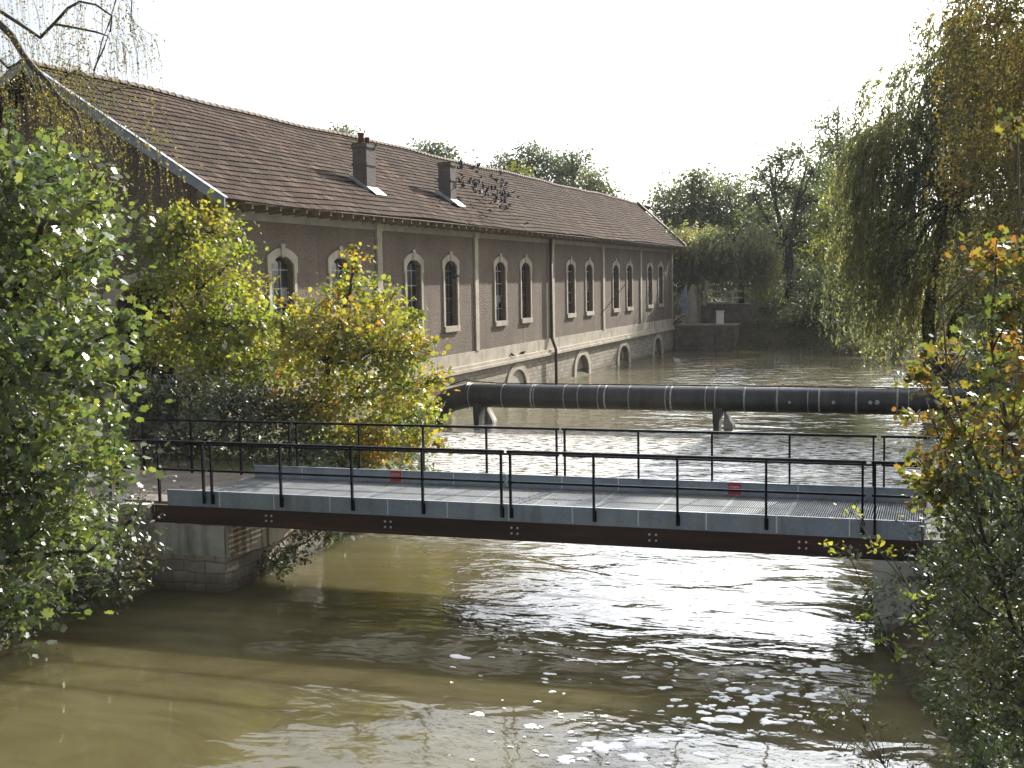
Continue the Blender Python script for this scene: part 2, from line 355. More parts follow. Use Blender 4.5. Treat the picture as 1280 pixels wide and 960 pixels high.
    M['leaf_orange'] = leaf_mat('orange_tinted_leaf', [(.085, .13, .028), (.16, .2, .035), (.25, .25, .04), (.33, .25, .04), (.33, .14, .03)], .5, 1.3, .55, .06)
    M['leaf_dark'] = leaf_mat('dark_ivy_leaf', [(.03, .045, .016), (.046, .064, .022), (.075, .088, .032), (.11, .1, .04)], .3, 1.15, .9, .1, .5, .55, .7)
    M['leaf_bush'] = leaf_mat('privet_leaf', [(.034, .054, .018), (.055, .08, .026), (.09, .115, .036), (.15, .125, .045)], .4, 1.25, .9, .1, .5, .55, .7)
    M['leaf_birch'] = leaf_mat('birch_leaf', [(.09, .1, .03), (.17, .15, .035), (.26, .18, .03)], .5, 1.3, .8, .05)
    M['leaf_willow'] = leaf_mat('willow_leaf', [(.085, .105, .045), (.12, .14, .052), (.17, .18, .058), (.3, .26, .07)], .62, 1.25, .35, .1, .45, .55, .8)
    M['leaf_gold'] = leaf_mat('golden_leaf', [(.05, .06, .02), (.09, .085, .025), (.16, .125, .03), (.15, .085, .025)], .5, 1.3, .5, .06)
    M['leaf_far'] = leaf_mat('far_oak_leaf', [(.045, .066, .028), (.07, .095, .035), (.1, .125, .042), (.15, .15, .045)], .52, 1.2, .3, .08, .45, .55, .75)
    M['leaf_lime'] = leaf_mat('lime_leaf', [(.08, .1, .02), (.13, .145, .028), (.2, .19, .035)], .5, 1.35, .4, .05)
    M['leaf_sapling'] = leaf_mat('sapling_leaf', [(.05, .075, .02), (.09, .12, .028), (.16, .16, .035), (.2, .13, .03), (.22, .09, .025)], .5, 1.25, .9, .06)
    M['leaf_fall'] = leaf_mat('fallen_leaf', [(.1, .07, .03), (.25, .15, .04), (.4, .3, .05)], .2, 1.0, 3, .05)
mats()

# ------------------------------------------------------------------ ground, water, path
RIVER = [(-12.7, -60), (-12.7, 18.7), (-11.42, 18.75), (-11.42, 22.2), (-11.9, 27), (-14.6, 34), (-18.0, 42.5), (-18.3, 92), (-15.4, 91),
         (-9.5, 90.5), (-3.6, 85), (-1.6, 69), (.6, 63), (1.6, 55), (1.4, 44), (.2, 30), (-.86, 22), (-.86, 18.7), (-.3, 16), (.4, 14), (1.2, 10), (2.2, 0), (2.2, -60)]
def river_sd(x, y):
    P = np.array(RIVER, float); Q = np.roll(P, -1, 0)
    d = np.full(x.shape, 1e9); inside = np.zeros(x.shape, bool)
    for (ax, ay), (bx, by) in zip(P, Q):
        ex, ey = bx-ax, by-ay; t = np.clip(((x-ax)*ex+(y-ay)*ey)/(ex*ex+ey*ey), 0, 1)
        d = np.minimum(d, np.hypot(x-ax-t*ex, y-ay-t*ey))
        c = ((ay > y) != (by > y)) & (x < ex*(y-ay)/(by-ay+1e-12)+ax); inside ^= c
    return np.where(inside, -d, d)
def ground_z(x, y):
    x = np.asarray(x, float); y = np.asarray(y, float); d = river_sd(x, y)
    top = 1.32 + .12*np.sin(x*.9+y*.35)*np.sin(y*.5-x*.2)
    far = np.clip((y-90)/18, 0, 1); top = top + far*(3.2*far*(3-2*far)/1.0)*.95
    top = top + np.clip((x-1)/14, 0, 1)*np.clip((y-20)/30, 0, 1)*1.4
    top = top + np.clip((y-120)/300, 0, 1)*6
    wdt = np.where(y > 88, 4.5, 1.25); t = np.clip(d/wdt, 0, 1); s = t*t*(3-2*t)
    return np.where(d < 0, -1.1*np.clip(-d/.8, 0, 1), top*s)
def build_ground():
    xs = np.concatenate([np.linspace(-420, -45, 26)[:-1], np.arange(-45, 24, .55), np.linspace(24, 420, 26)])
    ys = np.concatenate([np.linspace(-90, -4, 10)[:-1], np.arange(-4, 50, .5), np.arange(50, 125, .9), np.linspace(126, 600, 30)])
    gx, gy = np.meshgrid(xs, ys); rng = np.random.default_rng(3)
    z = ground_z(gx, gy) + rng.normal(0, .02, gx.shape)
    V = np.stack([gx, gy, z], -1).reshape(-1, 3); nx = len(xs); ny = len(ys)
    i = (np.arange(ny-1)[:, None]*nx+np.arange(nx-1)[None]).ravel()
    F = np.stack([i, i+1, i+nx+1, i+nx], -1)
    me = bpy.data.meshes.new('ground'); me.from_pydata(V.tolist(), [], F.tolist()); me.polygons.foreach_set('use_smooth', [True]*len(me.polygons))
    return tag(link('ground', me, M['ground']), kind='structure')
build_ground()
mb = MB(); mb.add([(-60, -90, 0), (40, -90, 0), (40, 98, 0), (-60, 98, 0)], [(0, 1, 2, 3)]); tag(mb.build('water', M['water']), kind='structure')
mb = MB(); mb.box(-32, -12.62, 18.95, 22.15, 1.2, 1.47); mb.box(-32, -19, 22.15, 30.2, 1.2, 1.465); tag(mb.build('path', M['path']), kind='structure')
mb = MB(); mb.box(.1, 16, 18.95, 21.6, 1.1, 1.47); tag(mb.build('pavement', M['path']), kind='structure')

# ------------------------------------------------------------------ the mill building
WX, Y0, Y1 = -18.4, 30.3, 91.5                       # river facade plane, near and far corner
RX, RZ = -23.6, 11.25                                # ridge
EX, EZ = -17.52, 7.375                                # eave
BX = 2*RX-WX                                         # rear facade
Y_RIDGE_FAR = 103.0
mill = thing('mill_building', (RX, 60, 0), 'long brown roughcast mill with a tiled roof standing along the river', 'building')
WIN = [33.75, 37.6, 43.65, 47.4, 53.4, 57.05, 64.7, 68.4, 74.5, 78.0, 83.9, 87.3]
def arch_loop(c, hw, zb, zs, zt, n=8, pw_=1.0):
    """segmental arch opening: bottom zb, springing zs, crown zt"""
    pts = [(c-hw, zb), (c+hw, zb), (c+hw, zs)]
    for i in range(1, n):
        t = i/n; y = c+hw-2*hw*t; pts.append((y, zs+(zt-zs)*(1-((y-c)/hw)**2)**pw_))
    pts.append((c-hw, zs)); return pts
facade = MB()
wall_with_holes(facade, [(Y0, 2.28), (Y1, 2.28), (Y1, 7.3), (Y0, 7.3)], [arch_loop(c, .68, 3.42, 5.76, 6.02) for c in WIN],
                lambda y, z: (WX, y, z), (-.23, 0, 0))
facade.build('wall', M['roughcast'], mill)
back = MB(); back.box(BX, BX+.4, Y0, Y_RIDGE_FAR+4, -.2, 7.3); back.build('rear_wall', M['roughcast'], mill)
# near gable with its arched doorway
gd = (-20.75, .92)
gab = MB(); wall_with_holes(gab, [(BX, -.3), (WX, -.3), (WX, 7.3), (RX, RZ-.25), (BX, 7.3)], [arch_loop(gd[0], gd[1], 1.0, 4.75, 5.35)]+[arch_loop(-23.6, .5, 6.3, 7.6, 7.85), arch_loop(-26.4, .9, 1.0, 4.75, 5.35)],
                            lambda x, z: (x, Y0, z), (0, .5, 0))
gable = gab.build('gable_wall', M['roughcast'], mill)
def surround(mb, c, hw, zb, zs, zt, w_, to3d, off, key=True, ears=True):
    """stone dressing round an arched opening as one band, with keystone; (a,z) plane mapped by to3d"""
    n = 12
    def ring(e, ee):
        pts = [(c+hw+e, zb)]
        pts += [(c+hw+e, zs-.25), (c+hw+ee, zs-.25)] if ears else []
        for i in range(n+1):
            t = i/n; y = c+(hw+ee)*(1-2*t); pts.append((y, zs+ (0 if e == 0 else .16)+(zt-zs)*(1-((y-c)/(hw+ee))**2)+(0 if e == 0 else .07)))
        pts += [(c-hw-ee, zs-.25), (c-hw-e, zs-.25)] if ears else []
        pts += [(c-hw-e, zb)]
        return pts
    a, b = ring(0, 0), ring(w_, w_+.07); m = len(a); o = np.array(off, float)
    A = [np.array(to3d(*p)) for p in a]; B = [np.array(to3d(*p)) for p in b]
    V = A+B+[p+o for p in A]+[p+o for p in B]; F = []
    for i in range(m-1):
        F += [(2*m+i, 2*m+i+1, 3*m+i+1, 3*m+i), (m+i, m+i+1, 3*m+i+1, 3*m+i), (i, i+1, 2*m+i+1, 2*m+i)]
    for i in (0, m-1): F.append((i, m+i, 3*m+i, 2*m+i))
    mb.add(V, F)
    if key:
        k = [(c-.09, zt-.05), (c+.09, zt-.05), (c+.13, zt+.34), (c-.13, zt+.34)]
        mb.prism([np.array(to3d(*p))+o*.1 for p in k], o*1.5)
rngw = random.Random(5)
for i, c in enumerate(WIN):
    m = MB(); surround(m, c, .68, 3.42, 5.76, 6.02, .16, lambda y, z: (WX, y, z), (.05, 0, 0))
    fr = m.build('window', M['stone'], mill)
    m = MB(); m.box(WX-.19, WX+.09, c-.8, c+.8, 3.2, 3.419); m.build('sill', M['stone'], fr)
    m = MB(); m.prism([(WX-.2, y, z) for y, z in arch_loop(c, .675, 3.425, 5.755, 6.015)], (-.03, 0, 0)); m.build('pane', M['glass'], fr)
    m = MB()
    for z in (3.95, 4.5, 5.05, 5.6): m.box(WX-.198, WX-.165, c-.67, c+.67, z-.018, z+.018)
    for y in (-.23, .23): m.box(WX-.199, WX-.167, c+y-.018, c+y+.018, 3.43, 5.85)
    for q in range(rngw.randint(1, 4)):                                  # dusty, replaced or missing panes
        yq = c+rngw.choice((-.45, 0, .45)); zq = 3.48+.55*rngw.randint(0, 3)
        m.box(WX-.1985, WX-.1945, yq-.2, yq+.2, zq, zq+rngw.choice((.2, .42, .5)))
    m.build('glazing_bars', M['bar'] if rngw.random() < .5 else M['pipe_brown'], fr)
# gable openings
m = MB(); surround(m, gd[0], gd[1], 1.0, 4.75, 5.35, .34, lambda x, z: (x, Y0, z), (0, -.06, 0), True, False); dr = m.build('doorway', M['stone'], mill)
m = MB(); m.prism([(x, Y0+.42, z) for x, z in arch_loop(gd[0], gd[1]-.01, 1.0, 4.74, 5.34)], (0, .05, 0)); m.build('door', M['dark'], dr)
m = MB(); surround(m, -26.4, .9, 1.0, 4.75, 5.35, .34, lambda x, z: (x, Y0, z), (0, -.06, 0), True, False); dr = m.build('doorway', M['stone'], mill)
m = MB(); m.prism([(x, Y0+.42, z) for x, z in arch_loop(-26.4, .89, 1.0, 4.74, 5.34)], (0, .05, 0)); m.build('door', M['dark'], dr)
m = MB(); surround(m, -23.6, .5, 6.3, 7.6, 7.85, .2, lambda x, z: (x, Y0, z), (0, -.05, 0), True, False); fr = m.build('window', M['stone'], mill)
m = MB(); m.prism([(x, Y0+.3, z) for x, z in arch_loop(-23.6, .49, 6.3, 7.59, 7.84)], (0, .03, 0)); m.build('pane', M['white'], fr)
# far end wall follows the skewed end
m = MB(); m.prism([(WX, Y1, -.3), (BX, Y_RIDGE_FAR+10, -.3), (BX, Y_RIDGE_FAR+10, 7.3), (RX, 102.4, RZ-.25), (WX, Y1, 7.3)], (-.05, .4, 0)); m.build('end_wall', M['roughcast'], mill)
# bands, plinth, pilasters
m = MB(); m.box(WX-.3, WX+.04, Y0-.04, Y1, 1.76, 2.28); m.build('pale_band', M['stone'], mill)
m = MB(); m.box(WX-.3, WX+.26, Y0-.2, Y1, 1.5, 1.62); m.box(WX-.3, WX+.18, Y0-.14, Y1, 1.62, 1.76); m.build('ledge', M['stone'], mill)
m = MB(); m.box(WX-.05, WX+.025, Y0, Y1, 6.98, 7.3); m.build('frieze', M['plaster'], mill)
PA = [45.6, 55.3, 66.4, 75.9, 85.7]
m = MB(); wall_with_holes(m, [(Y0-.1, -.9), (Y1, -.9), (Y1, 1.5), (Y0-.1, 1.5)], [arch_loop(c, 1.22, -.6, .3, 1.14, 18, .5) for i, c in enumerate(PA)],
                          lambda y, z: (WX+.1, y, z), (-.3, 0, 0)); m.build('plinth', M['masonry'], mill)
for i, c in enumerate(PA):
    hw = 1.22
    m = MB(); n = 24; zs = .3
    def rg(e):
        p = [(c+hw+e, -.6)]
        for k in range(n+1):
            t = k/n; q_ = math.cos(math.pi*t); p.append((c+(hw+e)*q_, zs+(.84+e*.62)*math.sin(math.pi*t)))
        return p+[(c-hw-e, -.6)]
    a, b = rg(.005), rg(.48); k_ = len(a); x0, x1 = WX+.06, WX+.17
    V = [(x1, *p) for p in a]+[(x1, *p) for p in b]+[(x0, *p) for p in a]+[(x0, *p) for p in b]; Fs = []
    for q in range(k_-1): Fs += [(q, q+1, k_+q+1, k_+q), (k_+q, k_+q+1, 3*k_+q+1, 3*k_+q), (q, q+1, 2*k_+q+1, 2*k_+q)]
    m.add(V, Fs); ar = m.build('culvert_arch', M['stone'], mill)
    m = MB(); m.prism([(WX-.15, y, z) for y, z in arch_loop(c, hw-.005, -.6, zs-.005, 1.135, 18, .5)], (-.04, 0, 0))
    m.build('infill', M['plaster'] if i in (0, 1, 2, 4) else M['stone'], ar).location.x += (.22 if i < 2 else 0)
    if i in (2, 3):
        m = MB(); m.box(WX-.15, WX-.12, c-.7, c+(-.1 if i == 2 else .5), .1, .95); m.build('shutter', M['dark'], ar)
PIL = [30.52, 40.6, 50.3, 61.3, 71.5, 81.15, 91.2]
for y in PIL:
    m = MB(); hw = .27 if abs(y-61.3) < .1 else .2
    m.box(WX-.02, WX+.07, y-hw, y+hw, 2.284, 6.94); m.box(WX-.02, WX+.11, y-hw-.06, y+hw+.06, 6.94, 7.2); m.build('pilaster', M['stone'], mill)
m = MB(); m.tube([(WX+.14, 60.75, 7.3), (WX+.14, 60.75, 2.3), (WX+.34, 60.75, 1.75), (WX+.34, 60.75, -.3)], .075, 8); m.build('downpipe', M['pipe_brown'], mill, True)
m = MB(); m.bar((WX+.2, 70.0, 3.15), (WX+.9, 73.4, 4.9), .03, .03); m.build('stay_bar', M['pipe_brown'], mill)
# roof: overlapping tile courses
def roof_far(x):            # far end of a course
    t = (EX-x)/(EX-RX); return 91.8+(Y_RIDGE_FAR-91.8)*t
NC = 22; YN = 29.25
def course_sheet(side):
    mb = MB(); rng = np.random.default_rng(8)
    for k in range(NC):
        t0, t1 = k/NC, (k+1)/NC+.012
        xa, xb = EX+(RX-EX)*t0, EX+(RX-EX)*min(t1, 1); za, zb = EZ+(RZ-EZ)*t0+.05, EZ+(RZ-EZ)*min(t1, 1)+.006
        if side < 0: xa, xb = 2*RX-xa, 2*RX-xb
        far = roof_far(EX+(RX-EX)*t0) if side > 0 else Y_RIDGE_FAR+6
        ys = np.linspace(YN, far, 48); sag = .035*np.sin(ys*.33+t0*3)+.018*np.sin(ys*.9+t0*2.2)+rng.normal(0, .0025, len(ys))
        n = len(ys)
        top = [(xa, y, za+s) for y, s in zip(ys, sag)]; up = [(xb, y, zb+s) for y, s in zip(ys, sag)]; lo = [(xa+(-.03 if side > 0 else .03), y, za+s-.038) for y, s in zip(ys, sag)]
        V = top+up+lo
        mb.add(V, [(i, i+1, n+i+1, n+i) for i in range(n-1)]+[(2*n+i, 2*n+i+1, i+1, i) for i in range(n-1)])
    return mb
rb = course_sheet(1); rb2 = course_sheet(-1); rb.add(rb2.v, rb2.f)
roof = rb.build('roof', M['tiles'], mill)
m = MB(); rr = random.Random(4); y = YN
while y < Y_RIDGE_FAR-.1:
    ln = .42; z = RZ+.03; n = 7
    sag = .035*math.sin(y*.33+3)+.018*math.sin(y*.9+2.2)
    V = []
    for yy, r in ((y, .13), (y+ln*.88, .122), (y+ln*.88, .138), (y+ln+.01, .14)):
        for i in range(n): a = math.pi*i/(n-1); V.append((RX+r*1.25*math.cos(a), yy, z+sag-.04+r*math.sin(a)))
    m.add(V, [(j*n+i, j*n+i+1, (j+1)*n+i+1, (j+1)*n+i) for j in range(3) for i in range(n-1)]+[tuple(range(n)), tuple(range(3*n, 4*n))]); y += ln
m.build('ridge_tiles', M['ridge'], roof)
for s in (1, -1):           # near verge boards
    m = MB(); ex = EX+.02 if s > 0 else 2*RX-EX-.02
    a, b = np.array([ex, YN-.03, EZ-.02]), np.array([RX, YN-.03, RZ-.0]); m.bar(a, b, .05, .3, (0, 1, 0)) if False else m.prism([a+(0, 0, -.2), a+(0, 0, .08), b+(0, 0, .08), b+(0, 0, -.2)], (0, -.05, 0))
    m.prism([a+(0, -.05, .06), a+(0, .14, .06), b+(0, .14, .06), b+(0, -.05, .06)], (0, 0, .035)); m.build('verge_board', M['verge'], roof)
m = MB()                    # far verge capping
a, b = np.array([EX, 91.85, EZ+.05]), np.array([RX, Y_RIDGE_FAR, RZ+.05]); dv = np.array([0, .5, 0])
m.prism([a, b, b+dv, a+dv], (0, 0, .16)); m.build('verge_capping', M['ridge'], roof)
for t in (.12, .38, .64, .88):   # purlin ends under the verge
    m = MB(); x = EX+(RX-EX)*t; z = EZ+(RZ-EZ)*t-.3; m.box(x-.09, x+.09, YN, Y0+.02, z-.1, z+.1); m.build('purlin_end', M['timber'], roof)
y = 30.7
raf = None
while y < 91.3:
    if raf is None:
        m = MB(); m.prism([(WX-.05, 0, 7.18), (EX-.06, 0, 7.22), (EX-.06, 0, 7.36), (WX-.05, 0, 7.6)], (0, .09, 0))
        raf = m.build('rafter_tail', M['timber'], roof); raf.location.y = y
    else:
        c = raf.copy(); COL.objects.link(c); c.parent = roof; c.location.y = y
    y += .78
m = MB(); m.prism([(WX, 30.3, 7.31), (EX-.02, 30.3, 7.35), (EX-.02, 30.3, 7.37), (WX, 30.3, 7.62)], (0, 61.3, 0)); m.build('soffit', M['timber'], roof)
# chimneys
def roof_z(x): return EZ+(RZ-EZ)*(EX-x)/(EX-RX)
for (ya, yb, pots) in ((41.28, 42.05, 2), (49.35, 50.02, 0)):
    xa, xb, zt = -19.6, -19.07, 10.0
    m = MB(); m.box(xa, xb, ya, yb, 7.7, zt-.1); m.box(xa-.04, xb+.04, ya-.04, yb+.04, zt-.1, zt+.02); m.box(xa-.03, xb+.03, ya-.03, yb+.03, zt-.72, zt-.64)
    ch = m.build('chimney', M['brick'], mill)
    m = MB(); zl = roof_z(xb); zh = roof_z(xa)
    m.prism([(xa-.12, ya-.02, zh+.12), (xb+.1, ya-.02, zl-.02), (xb+.1, ya-.02, zl+.1), (xa-.12, ya-.02, zh+.3)], (0, -.03, 0))
    m.prism([(xb+.01, ya-.05, zl+.14), (xb+.36, ya-.02, zl-.14), (xb+.36, yb+.1, zl-.14), (xb+.01, yb+.07, zl+.14)], (.01, 0, .03)); m.build('flashing', M['lead'], ch)
    m = MB(); rg_ = random.Random(9+pots)
    for _ in range(26):
        x, y_ = rg_.uniform(xa, xb), rg_.uniform(ya, yb); r = rg_.uniform(.05, .11); m.tube([(x, y_, zt+.01), (x, y_, zt+.01+r*.5), (x, y_, zt+.01+r*.8)], [r, r*.85, r*.25], 7)
    m.build('moss', M['moss'], ch, True)
    for q in range(pots):
        x, y_, r, h = ((-19.36, 41.5, .11, .42), (-19.3, 41.88, .085, .3))[q]
        m = MB(); m.tube([(x, y_, zt), (x, y_, zt+h*.8), (x, y_, zt+h*.82), (x, y_, zt+h)], [r*1.05, r*.9, r*1.12, r*1.08], 12); m.build('chimney_pot', M['terracotta'], ch, True)

# ------------------------------------------------------------------ footbridge
BY0, BY1, DZ = 18.8, 21.75, 1.48
bridge = thing('footbridge', (-6.3, BY0, 1.1), 'grey grating footbridge on brown steel girders with black railings', 'footbridge')
def girder(y0, y1, web_side):
    m = MB(); ym = (y0+y1)/2
    m.box(-12.9, -.2, y0, y1, 1.40, 1.432); m.box(-12.9, -.2, y0, y1, 1.13, 1.165); m.box(-12.9, -.2, ym-.012+web_side, ym+.012+web_side, 1.165, 1.40)
    return m.build('girder', M['girder'], bridge)
g1 = girder(BY0-.0, BY0+.2, -.08); g2 = girder(BY1-.2, BY1, .08)
BOLTS = [-10.63, -8.46, -6.3, -4.1, -1.88]
for x in BOLTS:
    m = MB(); m.box(x-.05, x+.05, BY0+.21, BY1-.21, 1.18, 1.39); m.build('cross_beam', M['girder'], bridge)
    for dx in (-.05, .05):
        for z in (1.245, 1.335):
            m = MB(); ry = BY0+.006; m.tube([(x+dx, ry, z), (x+dx, ry-.02, z), (x+dx, ry-.028, z)], [.017, .017, .01], 8); m.build('bolt', M['bolt'], g1)
# deck panels of steel grating
XS = np.arange(-12.58, -.15, 1.0333); panel = None
for i in range(12):
    x0 = XS[i]
    if panel is None:
        m = MB(); xw = 1.0333
        for x in np.arange(.034, xw-.02, .0345): m.box(x0+x-.0075, x0+x+.0075, BY0+.05, BY1-.05, DZ-.035, DZ)
        for y_ in np.arange(BY0+.15, BY1-.06, .105): m.box(x0+.02, x0+xw-.02, y_-.004, y_+.004, DZ-.02, DZ-.003)
        m.box(x0+.003, x0+.017, BY0+.045, BY1-.045, DZ-.04, DZ+.003); m.box(x0+xw-.017, x0+xw-.003, BY0+.045, BY1-.045, DZ-.04, DZ+.003)
        panel = m.build('deck_panel', M['grate'], bridge)
    else:
        c = panel.copy(); COL.objects.link(c); c.parent = bridge; c.location.x = i*1.0333
for side, y0 in ((0, BY0-.012), (1, BY1)):
    for i in range(12):
        x0, x1 = XS[i], XS[i]+1.0333
        m = MB(); m.box(x0+.004, x1-.004, y0, y0+.012, 1.434, 1.70); m.box(x0+.004, x1-.004, y0-.0 if side == 0 else y0-.03, y0+.045 if side == 0 else y0+.012, 1.70, 1.708)
        k = m.build('kick_plate', M['galv'], bridge)
        m = MB(); ye = y0-.0035 if side == 0 else y0-.0035; m.box(x1-.016, x1+.004, ye, ye+.003, 1.45, 1.69); m.build('seam_strip', M['edge'], k)
def rail_panel(name, xs, x0, x1, y, parent, zoff=0, plates=True):
    """one handrail section: top rail, mid rail and its posts"""
    m = MB(); m.box(x0, x1, y-.03, y+.03, 2.522+zoff, 2.562+zoff); rl = m.build(name, M['rail'], parent)
    m = MB(); m.box(x0+.01, x1-.01, y-.018, y+.018, 2.047+zoff, 2.081+zoff); m.build('mid_rail', M['rail'], rl)
    for x in xs:
        m = MB(); m.box(x-.0155, x+.0155, y-.026, y+.026, 1.50+zoff, 2.521+zoff); p = m.build('post', M['rail'], rl)
        if plates:
            m = MB(); s = 1 if y < 20 else -1; m.box(x-.03, x+.03, y+.027*s-.004, y+.027*s+.004, 1.49+zoff, 1.66+zoff); m.build('base_plate', M['rail'], p)
    return rl
PA_X = [-11.67, -10.36, -9.06, -7.82, -6.49]; PB_X = [-6.34, -5.0, -3.71, -2.4, -1.04]
for y in (BY0-.05, BY1+.05):
    rail_panel('railing', PA_X, -11.74, -6.44, y, bridge); rail_panel('railing', PB_X, -6.39, -.99, y, bridge)
# red notices fixed inside the far kick plate (lettering too small to read in the photograph)
for (px, py) in ((495, 595), (918, 611)):
    p = at(px, py, BY1-.01); m = MB(); z0 = 1.495; m.box(p[0]-.11, p[0]+.11, BY1-.012, BY1-.006, z0, z0+.2); sg = m.build('notice', M['red'], bridge)
    m = MB(); rr = random.Random(int(px))
    for zl in (z0+.11, z0+.05):
        x = p[0]-.09
        while x < p[0]+.08:
            w_ = rr.uniform(.012, .02); m.box(x, x+w_*.35, BY1-.0145, BY1-.0125, zl, zl+.035); m.box(x, x+w_, BY1-.0145, BY1-.0126, zl+rr.choice((0, .014, .028)), zl+.035*1.0 if rr.random() < .2 else zl+.034); x += w_+.009
    m.build('lettering', M['white'], sg)
# approach railings on both banks
def bank_rail(label, segs, y):
    x0 = min(s[1] for s in segs)
    t = thing('handrail', (x0, y, 1.4), label, 'railing', 'approach railings of the footbridge')
    for xs, a, b in segs: rail_panel('rail_section', xs, a, b, y, t, 0, False)
    return t
bank_rail('black approach railing left of the footbridge on the side nearer the camera', [([-11.83, -12.7, -13.55], -13.62, -11.78), ([-13.7, -14.6, -15.6, -16.6], -16.7, -13.66)], BY0-.05)
bank_rail('black approach railing left of the footbridge under the dark ivy shrub', [([-11.83, -12.9, -14.0, -15.1], -15.15, -11.78)], BY1+.05)
bank_rail('black approach railing right of the footbridge behind the privet bush', [([-.87, .03, .95, 1.9, 2.8], -.92, 2.85)], BY0-.05)
bank_rail('black approach railing right of the footbridge under the yellow maple leaves', [([-.87, .03, .95, 1.9, 2.8], -.92, 2.85)], BY1+.05)
m = MB(); m.box(-16.6, -12.6, BY0+.0, BY0+.06, 1.40, 1.62); m.box(-16.6, -12.6, BY1, BY1+.06, 1.40, 1.62)
# abutments
ab = thing('bridge_abutment', (-12, 20, 0), 'stone and concrete abutment with ivy under the left end of the footbridge', 'abutment')
m = MB(); m.box(-13.6, -11.42, BY0-.12, 22.3, -1, .62); m.build('masonry_base', M['masonry'], ab)
m = MB(); m.box(-13.6, -11.44, BY0-.1, 22.2, .62, 1.125); m.build('bearing_block', M['concrete'], ab)
m = MB(); m.prism([(-11.42, 18.72, .6), (-11.42, 18.72, 1.12), (-11.42, 22.2, 1.12), (-11.42, 21.6, .72), (-11.42, 20.3, .52)], (.05, 0, 0)); m.build('stained_panel', M['stained'], ab)
for y in (BY0, BY1): m = MB(); m.box(-13.9, -12.92, y-.1, y+.1, 1.125, 1.44); m.build('kerb_block', M['concrete'], ab)
ab2 = thing('bridge_abutment', (.5, 20, 0), 'grey concrete abutment under the right end of the footbridge', 'abutment')
m = MB(); m.box(-.86, 2.6, BY0-.12, 22.0, -1, .25); m.build('masonry_base', M['masonry'], ab2)
m = MB(); m.box(-.88, 2.6, BY0-.14, 22.0, .25, 1.125); m.build('bearing_block', M['concrete'], ab2)
m = MB(); m.box(-.19, .1, BY0-.02, 21.9, 1.126, 1.46); m.build('kerb_block', M['concrete'], ab2)

# ------------------------------------------------------------------ pipeline across the river
pl = thing('pipeline', (-9, 44, 0), 'thick black water pipe with pale bands crossing the river beyond the footbridge', 'pipe')
PR, PZ, PY = .43, 1.0, 44.0
m = MB(); m.tube([(x, PY, PZ) for x in np.linspace(-16.45, 2.6, 40)], PR, 32, False)
m.tube([(-16.44, PY, PZ), (-17.25, PY, PZ-.2)], PR*1.0, 32, False); m.tube([(-17.15, PY, PZ-.16), (-17.5, PY, PZ-.42), (-18.35, PY, PZ-1.55)], PR*1.0, 32, False)
pb = m.build('pipe_body', M['pipe'], pl, True)
bx = [on_x  for _ in ()]
for px in (586, 627.5, 664, 667.5, 705, 722.5, 747.5, 756, 786, 832, 838.5, 882, 894, 930.5, 971.5, 1010, 1024, 1070.5, 1122, 1136, 1192):
    x = at(px, 495, PY-.3)[0]; wd = .03 if px in (664, 756, 838.5, 930.5, 971.5, 1024, 1070.5, 1122) else .014
    m = MB(); m.tube([(x-wd, PY, PZ), (x-wd, PY, PZ), (x+wd, PY, PZ), (x+wd, PY, PZ)], [PR, PR+.012, PR+.012, PR], 28, False); m.build('joint_band', M['band'], pb, True)
m = MB(); m.tube([(-16.47, PY, PZ), (-16.43, PY, PZ)], PR+.05, 28); m.build('flange', M['pipe'], pb, True)
for px, r in ((987, .05), (1042, .06), (1088, .065), (1096.5, .08)):
    p = at(px, 503, PY-.4); a = math.asin(max(-1, min(1, (p[2]-PZ)/PR))); m = MB()
    n0 = np.array([0, -math.cos(a), math.sin(a)]); c0 = np.array([p[0], PY, PZ])+n0*(PR+.0); m.tube([c0, c0+n0*.02, c0+n0*.03], [r, r, r*.6], 14); m.build('inspection_cap', M['band'], pb)
m = MB(); pts = [on_x(0, 0, 1) if False else at(px, py, PY) for px, py in ((548, 488), (570, 478.5), (583, 474.5), (590, 476.5), (625, 479))]+[(-12, PY, PZ+PR+.03), (2.6, PY, PZ+PR+.03)]
m.tube(pts, .018, 5); m.build('cable', M['rail'], pl)
for x in (-16.0, -7.25):
    m = MB(); m.prism([(x-.17, PY-.34, .95), (x-.17, PY-.34, .6), (x-.11, PY-.34, -.6), (x+.03, PY-.34, -.6), (x+.06, PY-.34, .25), (x+.2, PY-.34, .66)], (0, .62, 0)); sp = m.build('support_bracket', M['pipe'], pl)
    m = MB(); m.prism([(x+.2, PY-.1, .7), (x+.16, PY-.1, -.6), (x+.6, PY-.1, -.6), (x+.5, PY-.1, .08)], (0, .5, 0)); m.build('concrete_foot', M['concrete'], sp)
m = MB(); m.box(-18.28, -17.9, 43.2, 44.9, -.6, .6); m.build('thrust_block', M['concrete'], pl)

